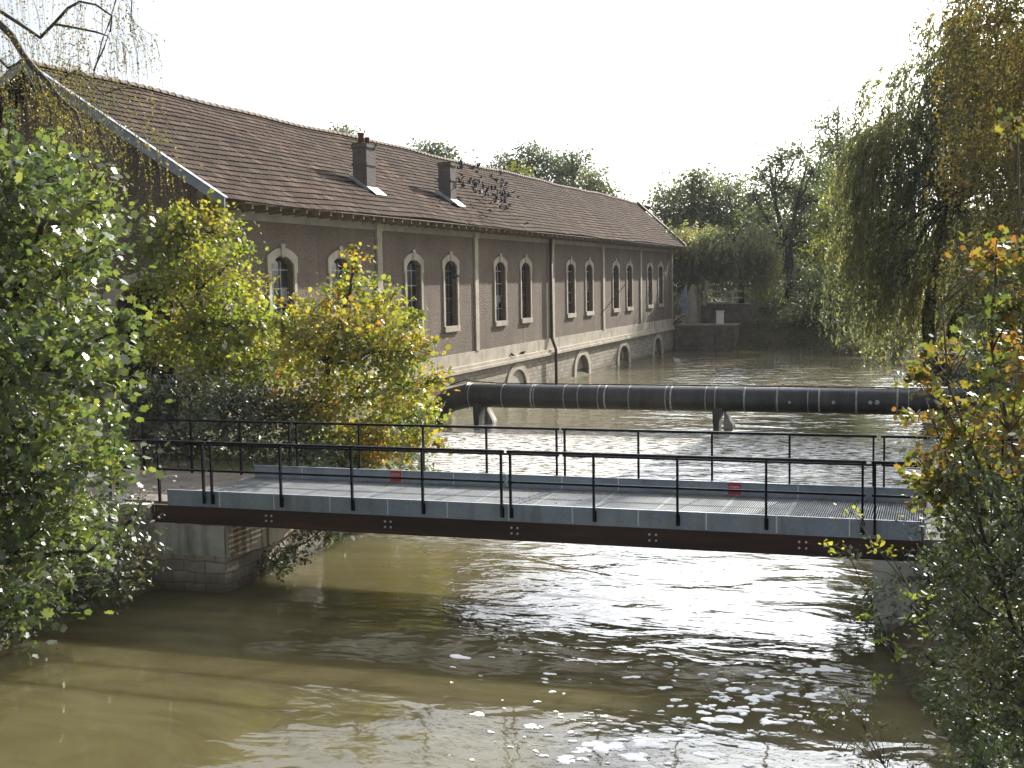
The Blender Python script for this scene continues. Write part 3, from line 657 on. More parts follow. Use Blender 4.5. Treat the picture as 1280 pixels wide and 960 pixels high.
# ------------------------------------------------------------------ far bank structures
rw = thing('retaining_wall', (-16, 91.5, 0), 'dark stone quay wall with worn steps at the far end of the river', 'wall')
m = MB(); m.box(-18.2, -13.9, 91.2, 93.5, -1, 1.75); wl = m.build('stone_face', M['earth'], rw)
m = MB()
for k in range(8): m.box(-16.4, -15.3, 91.2-.3*(8-k)*.35, 91.22, -.6 if k == 0 else .2*k-.02, .2*k+.2)
m.build('steps', M['earth'], rw)
m = MB(); m.box(-18.1, -16.4, 91.15, 93.4, 1.752, 1.85); m.box(-16.3, -13.8, 91.15, 93.4, 1.753, 1.83); m.build('coping', M['plaster'], rw)
rt = thing('terrace_wall', (-15, 95, 1.8), 'upper dark terrace wall behind the quay below the white railing', 'wall')
m = MB(); m.box(-17.0, -13.2, 95.0, 97.5, 1.2, 3.2); m.build('stone_face', M['earth'], rt)
m = MB(); m.box(-17.2, -14.9, 94.8, 97.5, 3.2, 3.34); m.build('coping', M['plaster'], rt)
fr = thing('steel_railing', (-15.7, 95, 3.3), 'thin pale steel railing on the terrace wall near the mill end', 'railing')
m = MB()
for z in (4.15, 3.65): m.bar((-17.1, 95, z), (-13.9, 95, z), .08, .08)
m.build('rail', M['white'], fr)
for x in (-16.55, -14.6): m = MB(); m.bar((x, 95, 3.33), (x, 95, 4.2), .08, .08); m.build('post', M['white'], fr)
cb = thing('utility_box', (-15.1, 92.2, 1.83), 'small white utility box standing on the quay edge', 'utility box')
m = MB(); m.box(-15.34, -14.86, 92.1, 92.5, 1.83, 2.72); bxo = m.build('cabinet', M['white'], cb); m = MB(); m.box(-15.38, -14.82, 92.06, 92.54, 2.72, 2.78); m.build('lid', M['white'], cb)
ru = thing('ruined_wall', (-17.3, 93.5, 1.8), 'tan broken wall end with pale posts beside the mill', 'wall')
m = MB(); m.prism([(-17.75, 93, 1.8), (-16.95, 93, 1.8), (-16.9, 93, 3.0), (-17.1, 93, 4.5), (-17.3, 93, 4.7), (-17.65, 93, 3.8)], (0, 1.6, 0)); m.build('wall_stub', M['stone'], ru)
for x, h in ((-16.85, 4.7), (-16.5, 4.9)):
    m = MB(); m.prism([(x-.12, 94, 3.1), (x+.1, 94, 3.1), (x+.2, 94, h), (x+.02, 94, h+.15)], (0, .3, 0)); m.build('pale_post', M['plaster'], ru)
sh = thing('leaning_sheet', (-18.0, 92.3, 2.5), 'pale blue corrugated sheet leaning against the far corner of the mill', 'metal sheet')
m = MB(); m.prism([(-18.05, 92.0, 3.3), (-17.4, 92.2, 2.0), (-17.5, 92.2, 4.5), (-17.6, 92.1, 4.6)], (.02, .06, 0)); m.build('sheet', M['verge'], sh)
pf = thing('picket_fence', (-11.4, 101, 4), 'dark picket fence on the far bank behind the twin trunk tree', 'fence')
gz = 4.3; m = MB()
m.bar((-14.2, 101.5, gz+.35), (-7.5, 101.5, gz+.35), .05, .07); m.bar((-14.2, 101.5, gz+1.0), (-7.5, 101.5, gz+1.0), .05, .07); m.build('rail', M['timber'], pf)
for x in np.arange(-14.1, -7.5, .26):
    m = MB(); m.box(x-.05, x+.05, 101.4, 101.45, gz-.3, gz+1.2); m.build('picket', M['timber'], pf)

# ------------------------------------------------------------------ vegetation
_m = [(.1,-.3),(.4,-.36),(.36,-.1),(.58,.1),(.37,.2),(.33,.42),(.15,.34)]
MAPLE = np.array([(0,-.42)]+_m+[(0,.62)]+[(-x, y) for x, y in _m[::-1]])
OVAL = np.array([(0,-.55),(.24,-.2),(.22,.15),(0,.55),(-.22,.15),(-.24,-.2)])
DIAM = np.array([(0,-.5),(.32,0),(0,.5),(-.32,0)])
LANCE = np.array([(0,-.5),(.1,-.05),(0,.5),(-.1,-.05)])
def unit(v): return v/(np.linalg.norm(v, axis=-1, keepdims=True)+1e-9)
def leaf_polys(pos, size, tpl, rng, up=.6, axis=None, axis_w=0., fold=.18):
    n = len(pos)
    nrm = unit(rng.normal(0, 1, (n, 3))+np.array([0, 0, up])*1.6)
    a = rng.normal(0, 1, (n, 3))
    if axis is not None: a = a*(1-axis_w)+np.asarray(axis)*axis_w*1.8
    a = unit(a-nrm*(a*nrm).sum(1, keepdims=True)); b = np.cross(nrm, a)
    s = np.asarray(size).reshape(-1, 1, 1)*np.ones((n, 1, 1)); fo = fold*rng.uniform(.3, 2.2, (n, 1, 1)); cu = rng.uniform(0, .55, (n, 1, 1))*(fold > .12)
    P = pos[:, None]+s*(tpl[None, :, 1:2]*a[:, None]+tpl[None, :, 0:1]*b[:, None]-(fo*np.abs(tpl[None, :, 0:1])+cu*tpl[None, :, 1:2]**2)*nrm[:, None])
    return P.reshape(-1, 3)
def sprigs(clumps, per_m2, rng, shell=.35):
    """sprig centres spread through ellipsoid clumps [(centre, radii)] - denser near the outside"""
    out_, idx = [], []
    for i, (c, r) in enumerate(clumps):
        r = np.array(r, float); n = max(4, int(per_m2*4*math.pi*(((r[0]*r[1])**1.6+(r[0]*r[2])**1.6+(r[1]*r[2])**1.6)/3)**(1/1.6)))
        d = unit(rng.normal(0, 1, (n, 3))); rad = (shell+(1.08-shell)*rng.random((n, 1))**.7)
        out_.append(np.array(c)+d*r*rad); idx += [i]*n
    return np.concatenate(out_), np.array(idx)
def wiggle(a, b, rng, k=5, amp=.08, sag=0):
    a, b = np.array(a, float), np.array(b, float); t = np.linspace(0, 1, k)[:, None]; ln = np.linalg.norm(b-a)
    p = a+(b-a)*t; p[1:-1] += rng.normal(0, amp*ln/k*1.6, (k-2, 3)); p[:, 2] += (sag*ln*np.sin(np.pi*t))[:, 0]; return p
def plant(name, label, cat, base, clumps, mat, leaf, tpl, per_m2, per_sprig, spread, seed, trunk_r=.1, bark='bark', group=None, up=.6,
          heights=None, twigs=.5, top=None, droop=0., part='crown', trunk_paths=None, shell=.35, size_var=.35, fold=.18, shoots=0):
    """trunk with limbs to every foliage clump, twigs to sprigs, leaves around the sprigs"""
    rng = np.random.default_rng(seed); base = np.array(base, float)
    t = thing(name, base, label, cat, group)
    S, idx = sprigs(clumps, per_m2, rng, shell)
    shoot_paths, SP = [], []
    if shoots:                                                          # young shoots standing out of the outline
        cc0 = np.mean([c for c, r in clumps], 0)
        for _ in range(shoots):
            c, r = clumps[rng.integers(len(clumps))]; c = np.array(c, float); d0 = unit(unit(c-cc0+rng.normal(0, .3, 3))*np.array([1, 1, .6])+np.array([0, 0, rng.uniform(.1, .8)])+rng.normal(0, .35, 3))
            p0 = c+d0*np.array(r)*.75; p1 = p0+d0*np.array(r)*rng.uniform(.5, 1.15); pa = wiggle(p0, p1, rng, 5, .06, .06); shoot_paths.append(pa)
            k_ = int(np.linalg.norm(p1-p0)/(leaf*.38))+3; u = rng.random(k_)**.8*3.999; i0 = u.astype(int); fr0 = (u-i0)[:, None]
            SP.append(pa[i0]*(1-fr0)+pa[np.minimum(i0+1, 4)]*fr0+rng.normal(0, leaf*.45, (k_, 3)))
    N = len(S)*per_sprig
    off = rng.normal(0, 1, (len(S), per_sprig, 3))*spread*np.array([1, 1, .6])
    if droop: off[..., 2] -= np.abs(off[..., 2])*droop
    P = (S[:, None]+off).reshape(-1, 3)
    if SP: P = np.concatenate([P]+SP)
    P = P[P[:, 2] > .06]
    sz = leaf*(1+rng.normal(0, size_var, len(P))).clip(.45, 1.9)
    me = fast_mesh(part, leaf_polys(P, sz, tpl, rng, up, fold=fold)-base, len(tpl)); link(part, me, mat, t)
    # woody frame
    mbk = MB(); cs = np.array([c for c, r in clumps], float)
    if trunk_paths is None:
        topc = cs[np.argmax(cs[:, 2])] if top is None else np.array(top, float)
        trunk_paths = [wiggle(base-(0, 0, .3), topc, rng, 7, .05)]
    for tp in trunk_paths:
        tp = np.array(tp, float); mbk.tube(tp, np.linspace(trunk_r, trunk_r*.25, len(tp)), 8)
    for pa in shoot_paths: mbk.tube(pa, np.linspace(.011, .004, 5), 4, False)
    alltp = np.concatenate([np.array(tp, float) for tp in trunk_paths])
    for i, (c, r) in enumerate(clumps):
        c = np.array(c, float); cand = alltp[alltp[:, 2] < max(c[2]-.1*abs(c[2]-base[2]), alltp[:, 2].min()+.05)]
        if not len(cand): cand = alltp[:1]
        j = np.argmin(np.linalg.norm(cand-c, axis=1)+.25*np.abs(cand[:, 2]-c[2]+.6*np.linalg.norm(c[:2]-base[:2])))
        mbk.tube(wiggle(cand[j], c, rng, 5, .1, .03), np.linspace(trunk_r*.42, trunk_r*.12, 5), 6)
        own = S[idx == i]; k = int(len(own)*twigs)
        for q in own[rng.permutation(len(own))[:min(k, 60)]]:
            mbk.tube(wiggle(c, q, rng, 4, .12), np.linspace(trunk_r*.11+.003, .004, 4), 4, False)
    mbk.build('trunk' if cat == 'tree' else 'stems', M[bark], t, True)
    return t
def pxc(lst, Y, flat=.8, jitter=1.2, seed=1):
    """clumps given as (px, py, r_px[, dY]) on the photo at depth Y -> world ellipsoids"""
    rng = np.random.default_rng(seed); o = []
    for it in lst:
        c = at(it[0], it[1], Y+(it[3] if len(it) > 3 else rng.uniform(-jitter, jitter))); r = it[2]*mpp(c); o.append((c, (r, r, r*flat)))
    return o

# near left: green maple hanging over the left bank
plant('maple_tree', 'bright green maple crowding the left bank in front of the footbridge end', 'tree', (-13.6, 14.6, .6),
      pxc([(5,225,60),(60,225,50),(105,255,40),(60,300,75),(108,320,44),(-40,300,90),(10,380,85),(80,390,60),(-50,450,90),(60,460,75),(100,440,42),(138,415,22),
           (20,540,75),(82,530,50),(128,485,28),(140,580,26),(-40,610,90),(50,610,70),(105,585,36),(20,690,60),(75,680,45),(110,690,28),(10,760,42),(45,745,36)], 14.4, .8, 1.1),
      M['leaf_green'], .092, MAPLE, 9.5, 15, .27, 11, .16, up=.7, twigs=.35, shoots=100)
plant('bramble_bush', 'dark shaded bramble bush at the water edge below the green maple', 'shrub', (-13.0, 16.6, .7),
      pxc([(60,760,55),(110,740,50),(150,720,42),(100,690,50),(160,680,40),(40,790,36),(135,650,45),(90,640,40)], 16.6, .75, .5),
      M['leaf_dark'], .075, OVAL, 9, 14, .16, 12, .05, up=.5)
# ivy on the abutment
plant('ivy_plant', 'dark ivy hanging over the left abutment beside the approach railing', 'ivy', (-13.3, 18.5, 1.3),
      pxc([(130,640,35),(165,650,25),(110,670,36),(180,625,12),(150,690,28),(130,715,34)], 18.3, .7, .2), M['leaf_dark'], .06, OVAL, 13, 12, .12, 13, .03, up=.4, part='foliage')
plant('ivy_plant', 'leafy ivy trailing to the water from the stained concrete under the footbridge', 'ivy', (-11.45, 20.6, .5),
      pxc([(325,715,20),(345,700,22),(365,690,20),(385,675,18),(310,735,14),(395,668,12),(295,742,12),(350,718,14)], 19.8, .7, .3), M['leaf_bush'], .07, OVAL, 20, 12, .1, 14, .025, up=.4, part='foliage')
plant('bank_shrub', 'low leafy growth along the left bank waterline just beyond the footbridge', 'shrub', (-12.0, 25, .6),
      [((-11.75+.12*math.sin(k*2.1), 22.6+k*.62, .35+.2*math.sin(k*1.7)), (.42, .5, .42)) for k in range(11)]+[((-12.3-.1*k, 22.8+k*.7, 1.15), (.5, .5, .5)) for k in range(9)]+[((-14.4-.55*k, 33.2+1.45*k, .6), (.7, .8, .6)) for k in range(7)],
      M['leaf_bush'], .085, OVAL, 11, 12, .13, 18, .03, up=.4)
# behind the bridge
plant('maple_tree', 'yellow-green maple in front of the mill gable corner', 'tree', (-17.2, 28.4, 1.3),
      pxc([(215,300,42),(262,290,38),(248,345,46),(296,362,34),(205,365,34),(286,405,50),(325,412,34),(235,420,48),(330,450,50),(275,465,50),(205,430,34),(296,318,14),(225,268,16),(195,315,14)], 28, .8, 1.0),
      M['leaf_yellow'], .095, MAPLE, 8.5, 14, .24, 15, .12, up=.6, twigs=.4, shoots=60)
plant('maple_tree', 'orange-tinted maple leaning over the water in front of the mill wall', 'tree', (-14.2, 27.2, 1.2),
      pxc([(385,398,30),(440,362,28),(425,408,44),(475,398,38),(470,440,50),(515,440,26),(395,445,50),(505,480,36),(450,495,50),(390,510,50),(520,520,26),(480,545,40),(430,560,42),(525,552,22),(445,318,10),(510,405,16),(372,422,28)], 26.6, .8, 1.0),
      M['leaf_orange'], .088, MAPLE, 10, 14, .22, 16, .1, up=.6, twigs=.4, shoots=80)
plant('ivy_shrub', 'dark green ivy shrub behind the far railing left of the orange maple', 'shrub', (-16, 25.3, 1.3),
      pxc([(190,500,40),(235,500,45),(290,510,50),(345,510,48),(200,555,36),(255,560,40),(320,560,40),(380,560,40),(170,540,30),(395,585,22),(350,585,26)], 24.9, .75, .7),
      M['leaf_dark'], .09, OVAL, 15, 14, .17, 17, .06, up=.5)

def weeping(name, label, base, trunk, limbs, bundles, mat, seed, leaf, strands, length, step, tpl, bark='bark', trunk_r=.25, cat='tree', group=None, spread=.5, lw=.75, strand_r=.006):
    """weeping crown: limb polylines, bundles of hanging strands (start, outward dir, length) carrying narrow leaves"""
    rng = np.random.default_rng(seed); base = np.array(base, float); t = thing(name, base, label, cat, group)
    mbk = MB()
    for tp in trunk: mbk.tube(np.array(tp), np.linspace(trunk_r, trunk_r*.45, len(tp)), 9)
    for lp, r0, r1 in limbs: mbk.tube(np.array(lp), np.linspace(r0, r1, len(lp)), 6)
    LP, LA = [], []
    for (p, od, ln) in bundles:
        p = np.array(p, float); od = np.array(od, float)
        for _ in range(strands):
            s0 = p+rng.normal(0, spread, 3)*np.array([1, 1, .5]); l_ = ln*rng.uniform(.45, 1.15); o_ = unit(od+rng.normal(0, .5, 3)*np.array([1, 1, .3]))
            k = max(6, int(l_/.3)); tt = np.linspace(0, 1, k)[:, None]
            reach = min(.9, .25*l_)
            path = s0+o_*reach*(1-np.exp(-3.2*tt))-np.array([0, 0, 1])*l_*tt**1.35+np.cumsum(rng.normal(0, .022, (k, 3)), 0)
            path = path[path[:, 2] > .15]
            if len(path) < 3: continue
            if strand_r and rng.random() < .55: mbk.tube(path, np.linspace(strand_r, strand_r*.4, len(path)), 3, False)
            m_ = int(l_/step); u = np.sort(rng.random(m_))*(len(path)-1); i0 = u.astype(int).clip(0, len(path)-2); fr_ = (u-i0)[:, None]
            LP.append(path[i0]*(1-fr_)+path[i0+1]*fr_+rng.normal(0, leaf*.28, (m_, 3))); dd = unit(path[i0+1]-path[i0]); LA.append(dd)
    P = np.concatenate(LP); A = np.concatenate(LA)
    sz = leaf*(1+rng.normal(0, .3, len(P))).clip(.5, 1.8)
    me = fast_mesh('crown', leaf_polys(P, sz, tpl, rng, .1, A, lw, .1)-base, len(tpl)); link('crown', me, mat, t)
    mbk.build('trunk', M[bark], t, True)
    return t
def dome(px_list, Y, cx, seed, jit=1.5):
    """bundles from photo positions: (px, py_top, length_px, dY)"""
    rng = np.random.default_rng(seed); o = []
    for px, py, lp, *dy in px_list:
        c = at(px, py, Y+(dy[0] if dy else rng.uniform(-jit, jit))); o.append((c, unit(np.array([c[0]-cx, rng.normal(0, 1.0)-.3, .35])), lp*mpp(c)))
    return o
# top left: drooping birch, trunk outside the frame
BYY = 24.0
def pl_(pts, Y=BYY): return [at(px, py, Y+.004*(i*7 % 5)) for i, (px, py) in enumerate(pts)]
limbA = pl_([(-160,-60),(-80,-20),(0,30),(15,45),(30,70),(45,88),(60,103),(72,120),(85,132),(95,140),(100,155),(103,180)])
limbB = pl_([(-120,-60),(-40,-15),(0,14),(25,30),(50,47),(68,29),(85,10),(100,2),(120,6),(140,20),(138,40)], 23.6)
limbC = pl_([(68,30),(95,35),(120,40),(135,45),(130,60),(118,85),(116,97)], 23.6)
limbD = pl_([(145,0),(136,30),(128,50),(122,75),(116,96)], 23.8)
limbE = pl_([(0,75),(10,85),(25,78),(35,95),(45,115),(55,122),(58,130)], 24.2)
limbF = pl_([(45,88),(52,112),(60,128),(75,130),(88,140),(96,170),(100,210)], 24.3)
limbG = pl_([(-60,-60),(0,-30),(60,-60),(120,-40),(165,0),(163,40)], 24.6)
limbH = pl_([(75,100),(95,88),(110,100),(130,118),(150,110),(175,112)], 24.1)
bb = []
rb_ = random.Random(21)
for lp in (limbA[2:], limbB[2:], limbC, limbD, limbE, limbF, limbG, limbH):
    for p in lp[::1]:
        bb.append((p+np.array([rb_.uniform(-.1, .1), rb_.uniform(-.6, .6), 0]), (rb_.uniform(-.5, 1), rb_.uniform(-1, 1), .4), rb_.uniform(.7, 2.3)))
for px in range(-60, 110, 14): bb.append((at(px, rb_.uniform(60, 140), BYY+rb_.uniform(-1, 1)), (.3, 0, .3), rb_.uniform(1.5, 3.2)))
for px in (110, 125, 140, 155, 170, 185, 200): bb.append((at(px, 120+px*.25+rb_.uniform(-15, 15), BYY+rb_.uniform(-.5, .5)), (.6, 0, .3), rb_.uniform(1.3, 2.8)))
for px in range(-140, 160, 20): bb.append((at(px, rb_.uniform(-120, -20), BYY+rb_.uniform(-1, 1)), (.3, 0, .3), rb_.uniform(1.0, 2.4)))
weeping('birch_tree', 'weeping birch with bare drooping twigs hanging in front of the roof gable', (at(-190, 400, BYY)[0], BYY, 1.3),
        [[(at(-190, 400, BYY)[0], BYY, 1.0), at(-185, 200, BYY), at(-165, 0, BYY), at(-150, -120, BYY), at(-140, -200, BYY)]],
        [(limbA, .1, .025), (limbB, .05, .018), (limbC, .03, .012), (limbD, .022, .01), (limbE, .035, .015), (limbF, .035, .012), (limbG, .035, .012), (limbH, .03, .01)],
        bb, M['leaf_birch'], 22, .045, 9, 1, .085, DIAM, 'bark_pale', .22, spread=.22, lw=.3, strand_r=.0055)

# right: great weeping willow on the right bank
WYY = 56
wb = []
rw_ = random.Random(31)
edge = [(1075,190,150),(1085,160,170),(1100,110,120),(1115,95,150),(1135,85,170),(1160,75,180),(1185,60,190),(1078,240,170),(1072,290,140),(1070,330,90),(1068,250,120),(1105,150,190),(1130,130,200)]
for e in edge: wb.append(e)
for _ in range(150):
    px = rw_.uniform(1083, 1340); py = rw_.uniform(max(60, 175-(px-1070)*.9), 370); wb.append((px, py, rw_.uniform(70, 150)))
for _ in range(26): wb.append((rw_.uniform(1085, 1300), rw_.uniform(330, 400), rw_.uniform(40, 75)))
for _ in range(40): wb.append((rw_.uniform(1165, 1300), rw_.uniform(20, 110), rw_.uniform(80, 150)))
for _ in range(20): wb.append((rw_.uniform(1200, 1400), rw_.uniform(-120, 60), rw_.uniform(120, 200)))
wbase = at(1165, 440, WYY); wbase[2] = .6
wt = at(1190, 260, WYY)
wl_ = []
for px, py, *_ in wb[::3]:
    e = at(px, py, WYY+rw_.uniform(-2.5, 2.5)); mid_ = (wt+e)/2+np.array([0, 0, .8]); wl_.append(([wt, (wt+mid_)/2+np.array([0, 0, .1]), mid_-np.array([0, 0, .3]), e-np.array([0, 0, .25])], .09, .012))
weeping('willow_tree', 'large weeping willow hanging over the right side of the river', wbase,
        [[wbase, at(1160, 400, WYY), at(1170, 330, WYY), wt], [wbase+np.array([.4, .3, 0]), at(1195, 400, WYY), at(1230, 330, WYY), at(1250, 240, WYY)]],
        wl_, dome(wb, WYY, wbase[0]+1, 32, 2.2), M['leaf_willow'], 33, .2, 15, 1, .07, LANCE*np.array([1.5, 1]), 'bark', .32, spread=.42, lw=.85)
# right top: golden birch nearer the camera
gb = []
for _ in range(40):
    px = rw_.uniform(1225, 1420); py = rw_.uniform(-150, 170); gb.append((px, py, rw_.uniform(60, 150)))
for _ in range(26): gb.append((rw_.uniform(1215, 1400), rw_.uniform(120, 330), rw_.uniform(60, 110)))
gb += [(1215, 5, 120), (1222, -20, 150), (1235, 60, 150), (1250, 120, 120), (1240, 20, 190), (1262, 60, 160), (1275, 150, 140)]
gbase = at(1400, 470, 34); gbase[2] = 1.3
gt = at(1390, 100, 34)
weeping('birch_tree', 'golden-brown weeping birch at the upper right above the maple saplings', gbase, [[gbase, at(1395, 300, 34), gt, at(1380, -100, 34)]],
        [([gt, (gt+at(p[0], p[1]-25, 34))/2+np.array([0, 0, .4]), at(p[0], p[1], 34)], .06, .012) for p in gb[::3]], dome(gb, 34, gbase[0], 35, 2.0), M['leaf_gold'], 36, .085, 20, 1, .055, DIAM, 'bark_pale', .2, spread=.35, lw=.4)

# right foreground
plant('maple_sapling', 'tall maple saplings with sparse yellow and orange leaves by the right railing', 'tree', (1.2, 11.6, 1.4),
      pxc([(1245,330,12),(1228,340,10),(1205,425,14),(1160,440,8),(1240,400,26),(1270,380,30),(1275,440,35),(1235,470,26),(1185,440,10),(1145,470,9),(1150,520,14),(1165,490,10),(1220,520,28),(1270,520,38),(1180,560,26),(1230,570,36),
           (1150,575,15),(1180,600,26),(1195,540,24),(1145,600,9),(1275,590,36),(1200,610,30),(1165,620,20),(1240,310,8),(1268,160,9),(1278,300,22),(1300,350,50),(1310,470,50)], 11.4, .8, .5),
      M['leaf_sapling'], .058, MAPLE, 20, 11, .1, 41, .02, shoots=60, up=.5, bark='twig', twigs=.5, shell=.2,
      trunk_paths=[[at(1290, 640, 11.4), at(1262, 540, 11.4), at(1240, 440, 11.4), at(1246, 300, 11.4)], [at(1310, 640, 11.6), at(1284, 480, 11.6), at(1275, 300, 11.6), at(1272, 160, 11.6)],
                   [at(1255, 660, 11.2), at(1215, 560, 11.2), at(1185, 480, 11.2), at(1178, 380, 11.2)], [at(1240, 650, 11.3), at(1190, 590, 11.3), at(1150, 480, 11.3)]])
plant('privet_bush', 'dense dark green bush filling the lower right bank corner', 'shrub', (1.1, 11.4, .9),
      pxc([(1195,650,30),(1230,640,50),(1280,640,55),(1210,700,55),(1270,720,60),(1185,720,24),(1215,770,50),(1280,800,60),(1200,790,30),(1240,840,50),(1185,850,28),(1220,900,40),(1280,900,60),(1250,950,45),(1230,970,30),(1320,700,80),(1330,850,90),(1190,620,26),(1210,600,30),(1165,830,14),(1165,700,12)], 11.2, .85, .7),
      M['leaf_bush'], .05, OVAL, 40, 14, .085, 42, .035, up=.5, twigs=.25, shoots=70)
plant('ivy_plant', 'dark ivy over the right abutment at the footbridge end', 'ivy', (-.1, 18.4, 1.2),
      pxc([(1140,690,16),(1155,720,24),(1160,760,24),(1155,665,12),(1175,690,24),(1165,800,20),(1150,650,9)], 18.2, .8, .2), M['leaf_dark'], .06, OVAL, 16, 11, .1, 43, .02, up=.4, part='foliage')
plant('overhanging_shrub', 'leafy twigs growing out over the water from the right abutment', 'shrub', (-.55, 17.4, .5),
      pxc([(1100,735,16),(1115,745,14),(1085,740,8),(1095,760,10),(1080,770,8),(1060,690,5),(1120,770,10),(1090,790,7)], 17.2, .8, .3), M['leaf_bush'], .065, OVAL, 18, 9, .09, 44, .015, up=.4, bark='twig', twigs=.8, shell=.1)
plant('overhanging_shrub', 'thin bare branches with a few leaves reaching left from the dark green bush', 'shrub', (.6, 12.5, 1.2),
      pxc([(1105,800,9),(1125,815,8),(1090,680,5),(1110,690,6),(1150,790,10),(1040,680,4),(1065,640,5),(1135,745,5),(1090,770,4),(1100,850,5),(1140,775,8),(1160,740,9)], 12.3, .8, .2), M['leaf_yellow'], .05, OVAL, 10, 5, .06, 45, .014, up=.4, bark='twig', twigs=1, shell=.1)
plant('water_edge_shrub', 'sparse small-leaved branches over the water at the bottom right edge', 'shrub', (.3, 10.2, .5),
      pxc([(1040,890,18),(1075,880,16),(1100,910,18),(1060,930,16),(1020,905,10),(1110,950,16),(1080,960,14),(1130,930,14),(1090,860,8),(1050,865,6),(1160,950,20)], 10.1, .7, .3), M['leaf_birch'] if False else M['leaf_bush'], .028, OVAL, 26, 7, .06, 46, .012, up=.4, bark='twig', twigs=.9, shell=.1)

# far trees
def far_tree(name, label, Y, clumps, mat, leaf, seed, r=.25, per=3.2, group='trees beyond the river', base_px=None, paths=None, per_sprig=14, spread=.5, flat=.85, jitter=1.8, twigs=.3, shell=.35, tpl=DIAM):
    cl = pxc(clumps, Y, flat, jitter, seed); c = np.mean([q[0] for q in cl], 0)
    bx_, by_ = (at(base_px, 380, Y)[0], Y) if base_px else (c[0], Y)
    base = (bx_, by_, float(ground_z(bx_, by_))-.1)
    if paths: paths = [[np.array(base) if p is None else at(p[0], p[1], Y) for p in q] for q in paths]
    return plant(name, label, 'tree', base, cl, mat, leaf, tpl, per, per_sprig, spread, seed, r, 'bark', group, .5, twigs=twigs, trunk_paths=paths, shell=shell)
far_tree('oak_tree', 'rounded green tree just right of the mill roof end', 112, [(845,245,28),(875,235,30),(830,265,24),(860,275,34),(895,262,32),(835,300,26),(880,305,34),(905,300,28),(865,225,12)], M['leaf_far'], .24, 51, .3, 2.6)
far_tree('oak_tree', 'bushy green tree between the weeping willow copse and the twin-trunk tree', 116, [(910,240,28),(930,262,28),(945,290,26),(920,300,30),(925,330,30),(950,330,20),(895,330,20)], M['leaf_far'], .24, 52, .3, 2.6)
far_tree('ash_tree', 'twin-trunk tree with an open crown on the far bank', 102,
         [(945,250,20),(955,220,22),(975,200,20),(1000,190,18),(1015,215,22),(985,235,22),(1010,250,22),(1030,270,20),(960,275,22),(945,300,20),(1035,240,14),(1000,280,20),(1025,300,20),(970,310,14),(1040,310,16),(935,270,12),(990,330,12),(1020,335,16)],
         M['leaf_far'], .22, 53, .3, 3.0, paths=[[None, (984, 345), (980, 300), (968, 250), (962, 205)], [None, (990, 345), (988, 310), (995, 260), (1010, 200)]], base_px=986, per_sprig=11, twigs=.7, spread=.42)
far_tree('poplar_tree', 'tall slender tree with a thin top behind the willow', 118, [(1045,150,14),(1030,160,12),(1055,175,16),(1040,190,18),(1060,205,16),(1035,215,12),(1050,235,20),(1045,270,22),(1050,310,24),(1020,150,7),(1062,150,7),(1048,132,6)], M['leaf_far'], .22, 54, .22, 3.4, twigs=.6, per_sprig=10)
far_tree('lime_tree', 'yellow-green tree beside the big willow on the far bank', 92, [(1058,225,16),(1050,255,20),(1075,250,22),(1040,285,20),(1065,290,28),(1045,315,22),(1085,320,26),(1025,310,12),(1075,210,10)], M['leaf_lime'], .2, 55, .18, 5)
far_tree('evergreen_shrub', 'dark rounded shrub at the far water edge left of the willow', 94, [(1010,350,20),(1035,345,24),(1060,350,26),(1015,385,24),(1045,385,28),(1075,385,26),(1000,400,14),(1090,360,24)], M['leaf_far'], .17, 56, .12, 6)
far_tree('willow_shrub', 'yellow-green shrub overhanging the far water beside the willow', 82, [(1090,390,22),(1110,370,24),(1085,418,18),(1110,412,24),(1130,400,26),(1125,430,16),(1095,436,10),(1070,425,8)], M['leaf_willow'], .15, 57, .1, 5)
far_tree('oak_tree', 'tall green tree filling the gap behind the twin-trunk tree', 126, [(950,268,24),(985,248,26),(1015,240,26),(1040,222,26),(1055,188,20),(1000,290,30),(1040,290,30),(960,312,28),(1068,240,24),(1030,180,14),(930,300,22)], M['leaf_far'], .27, 58, .3, 2.6)
# small weeping tree by the far end of the mill
fb = [(rw_.uniform(855, 955), rw_.uniform(285, 320), rw_.uniform(40, 75)) for _ in range(46)]+[(rw_.uniform(850, 960), rw_.uniform(305, 335), rw_.uniform(30, 55)) for _ in range(20)]
fbase = at(928, 395, 97); fbase[2] = 1.9; ft = at(915, 300, 97)
weeping('willow_tree', 'small dark weeping willow beside the far end of the mill', fbase, [[fbase, at(926, 350, 97), ft]], [([ft, (ft+at(p[0], p[1]-8, 97))/2+np.array([0, 0, .6]), at(p[0], p[1], 97)], .07, .02) for p in fb[::4]],
        dome(fb, 97, fbase[0], 60, 2.5), M['leaf_willow'], 61, .3, 20, 1, .11, LANCE*np.array([1.5, 1]), 'bark', .28, spread=.6, lw=.85)
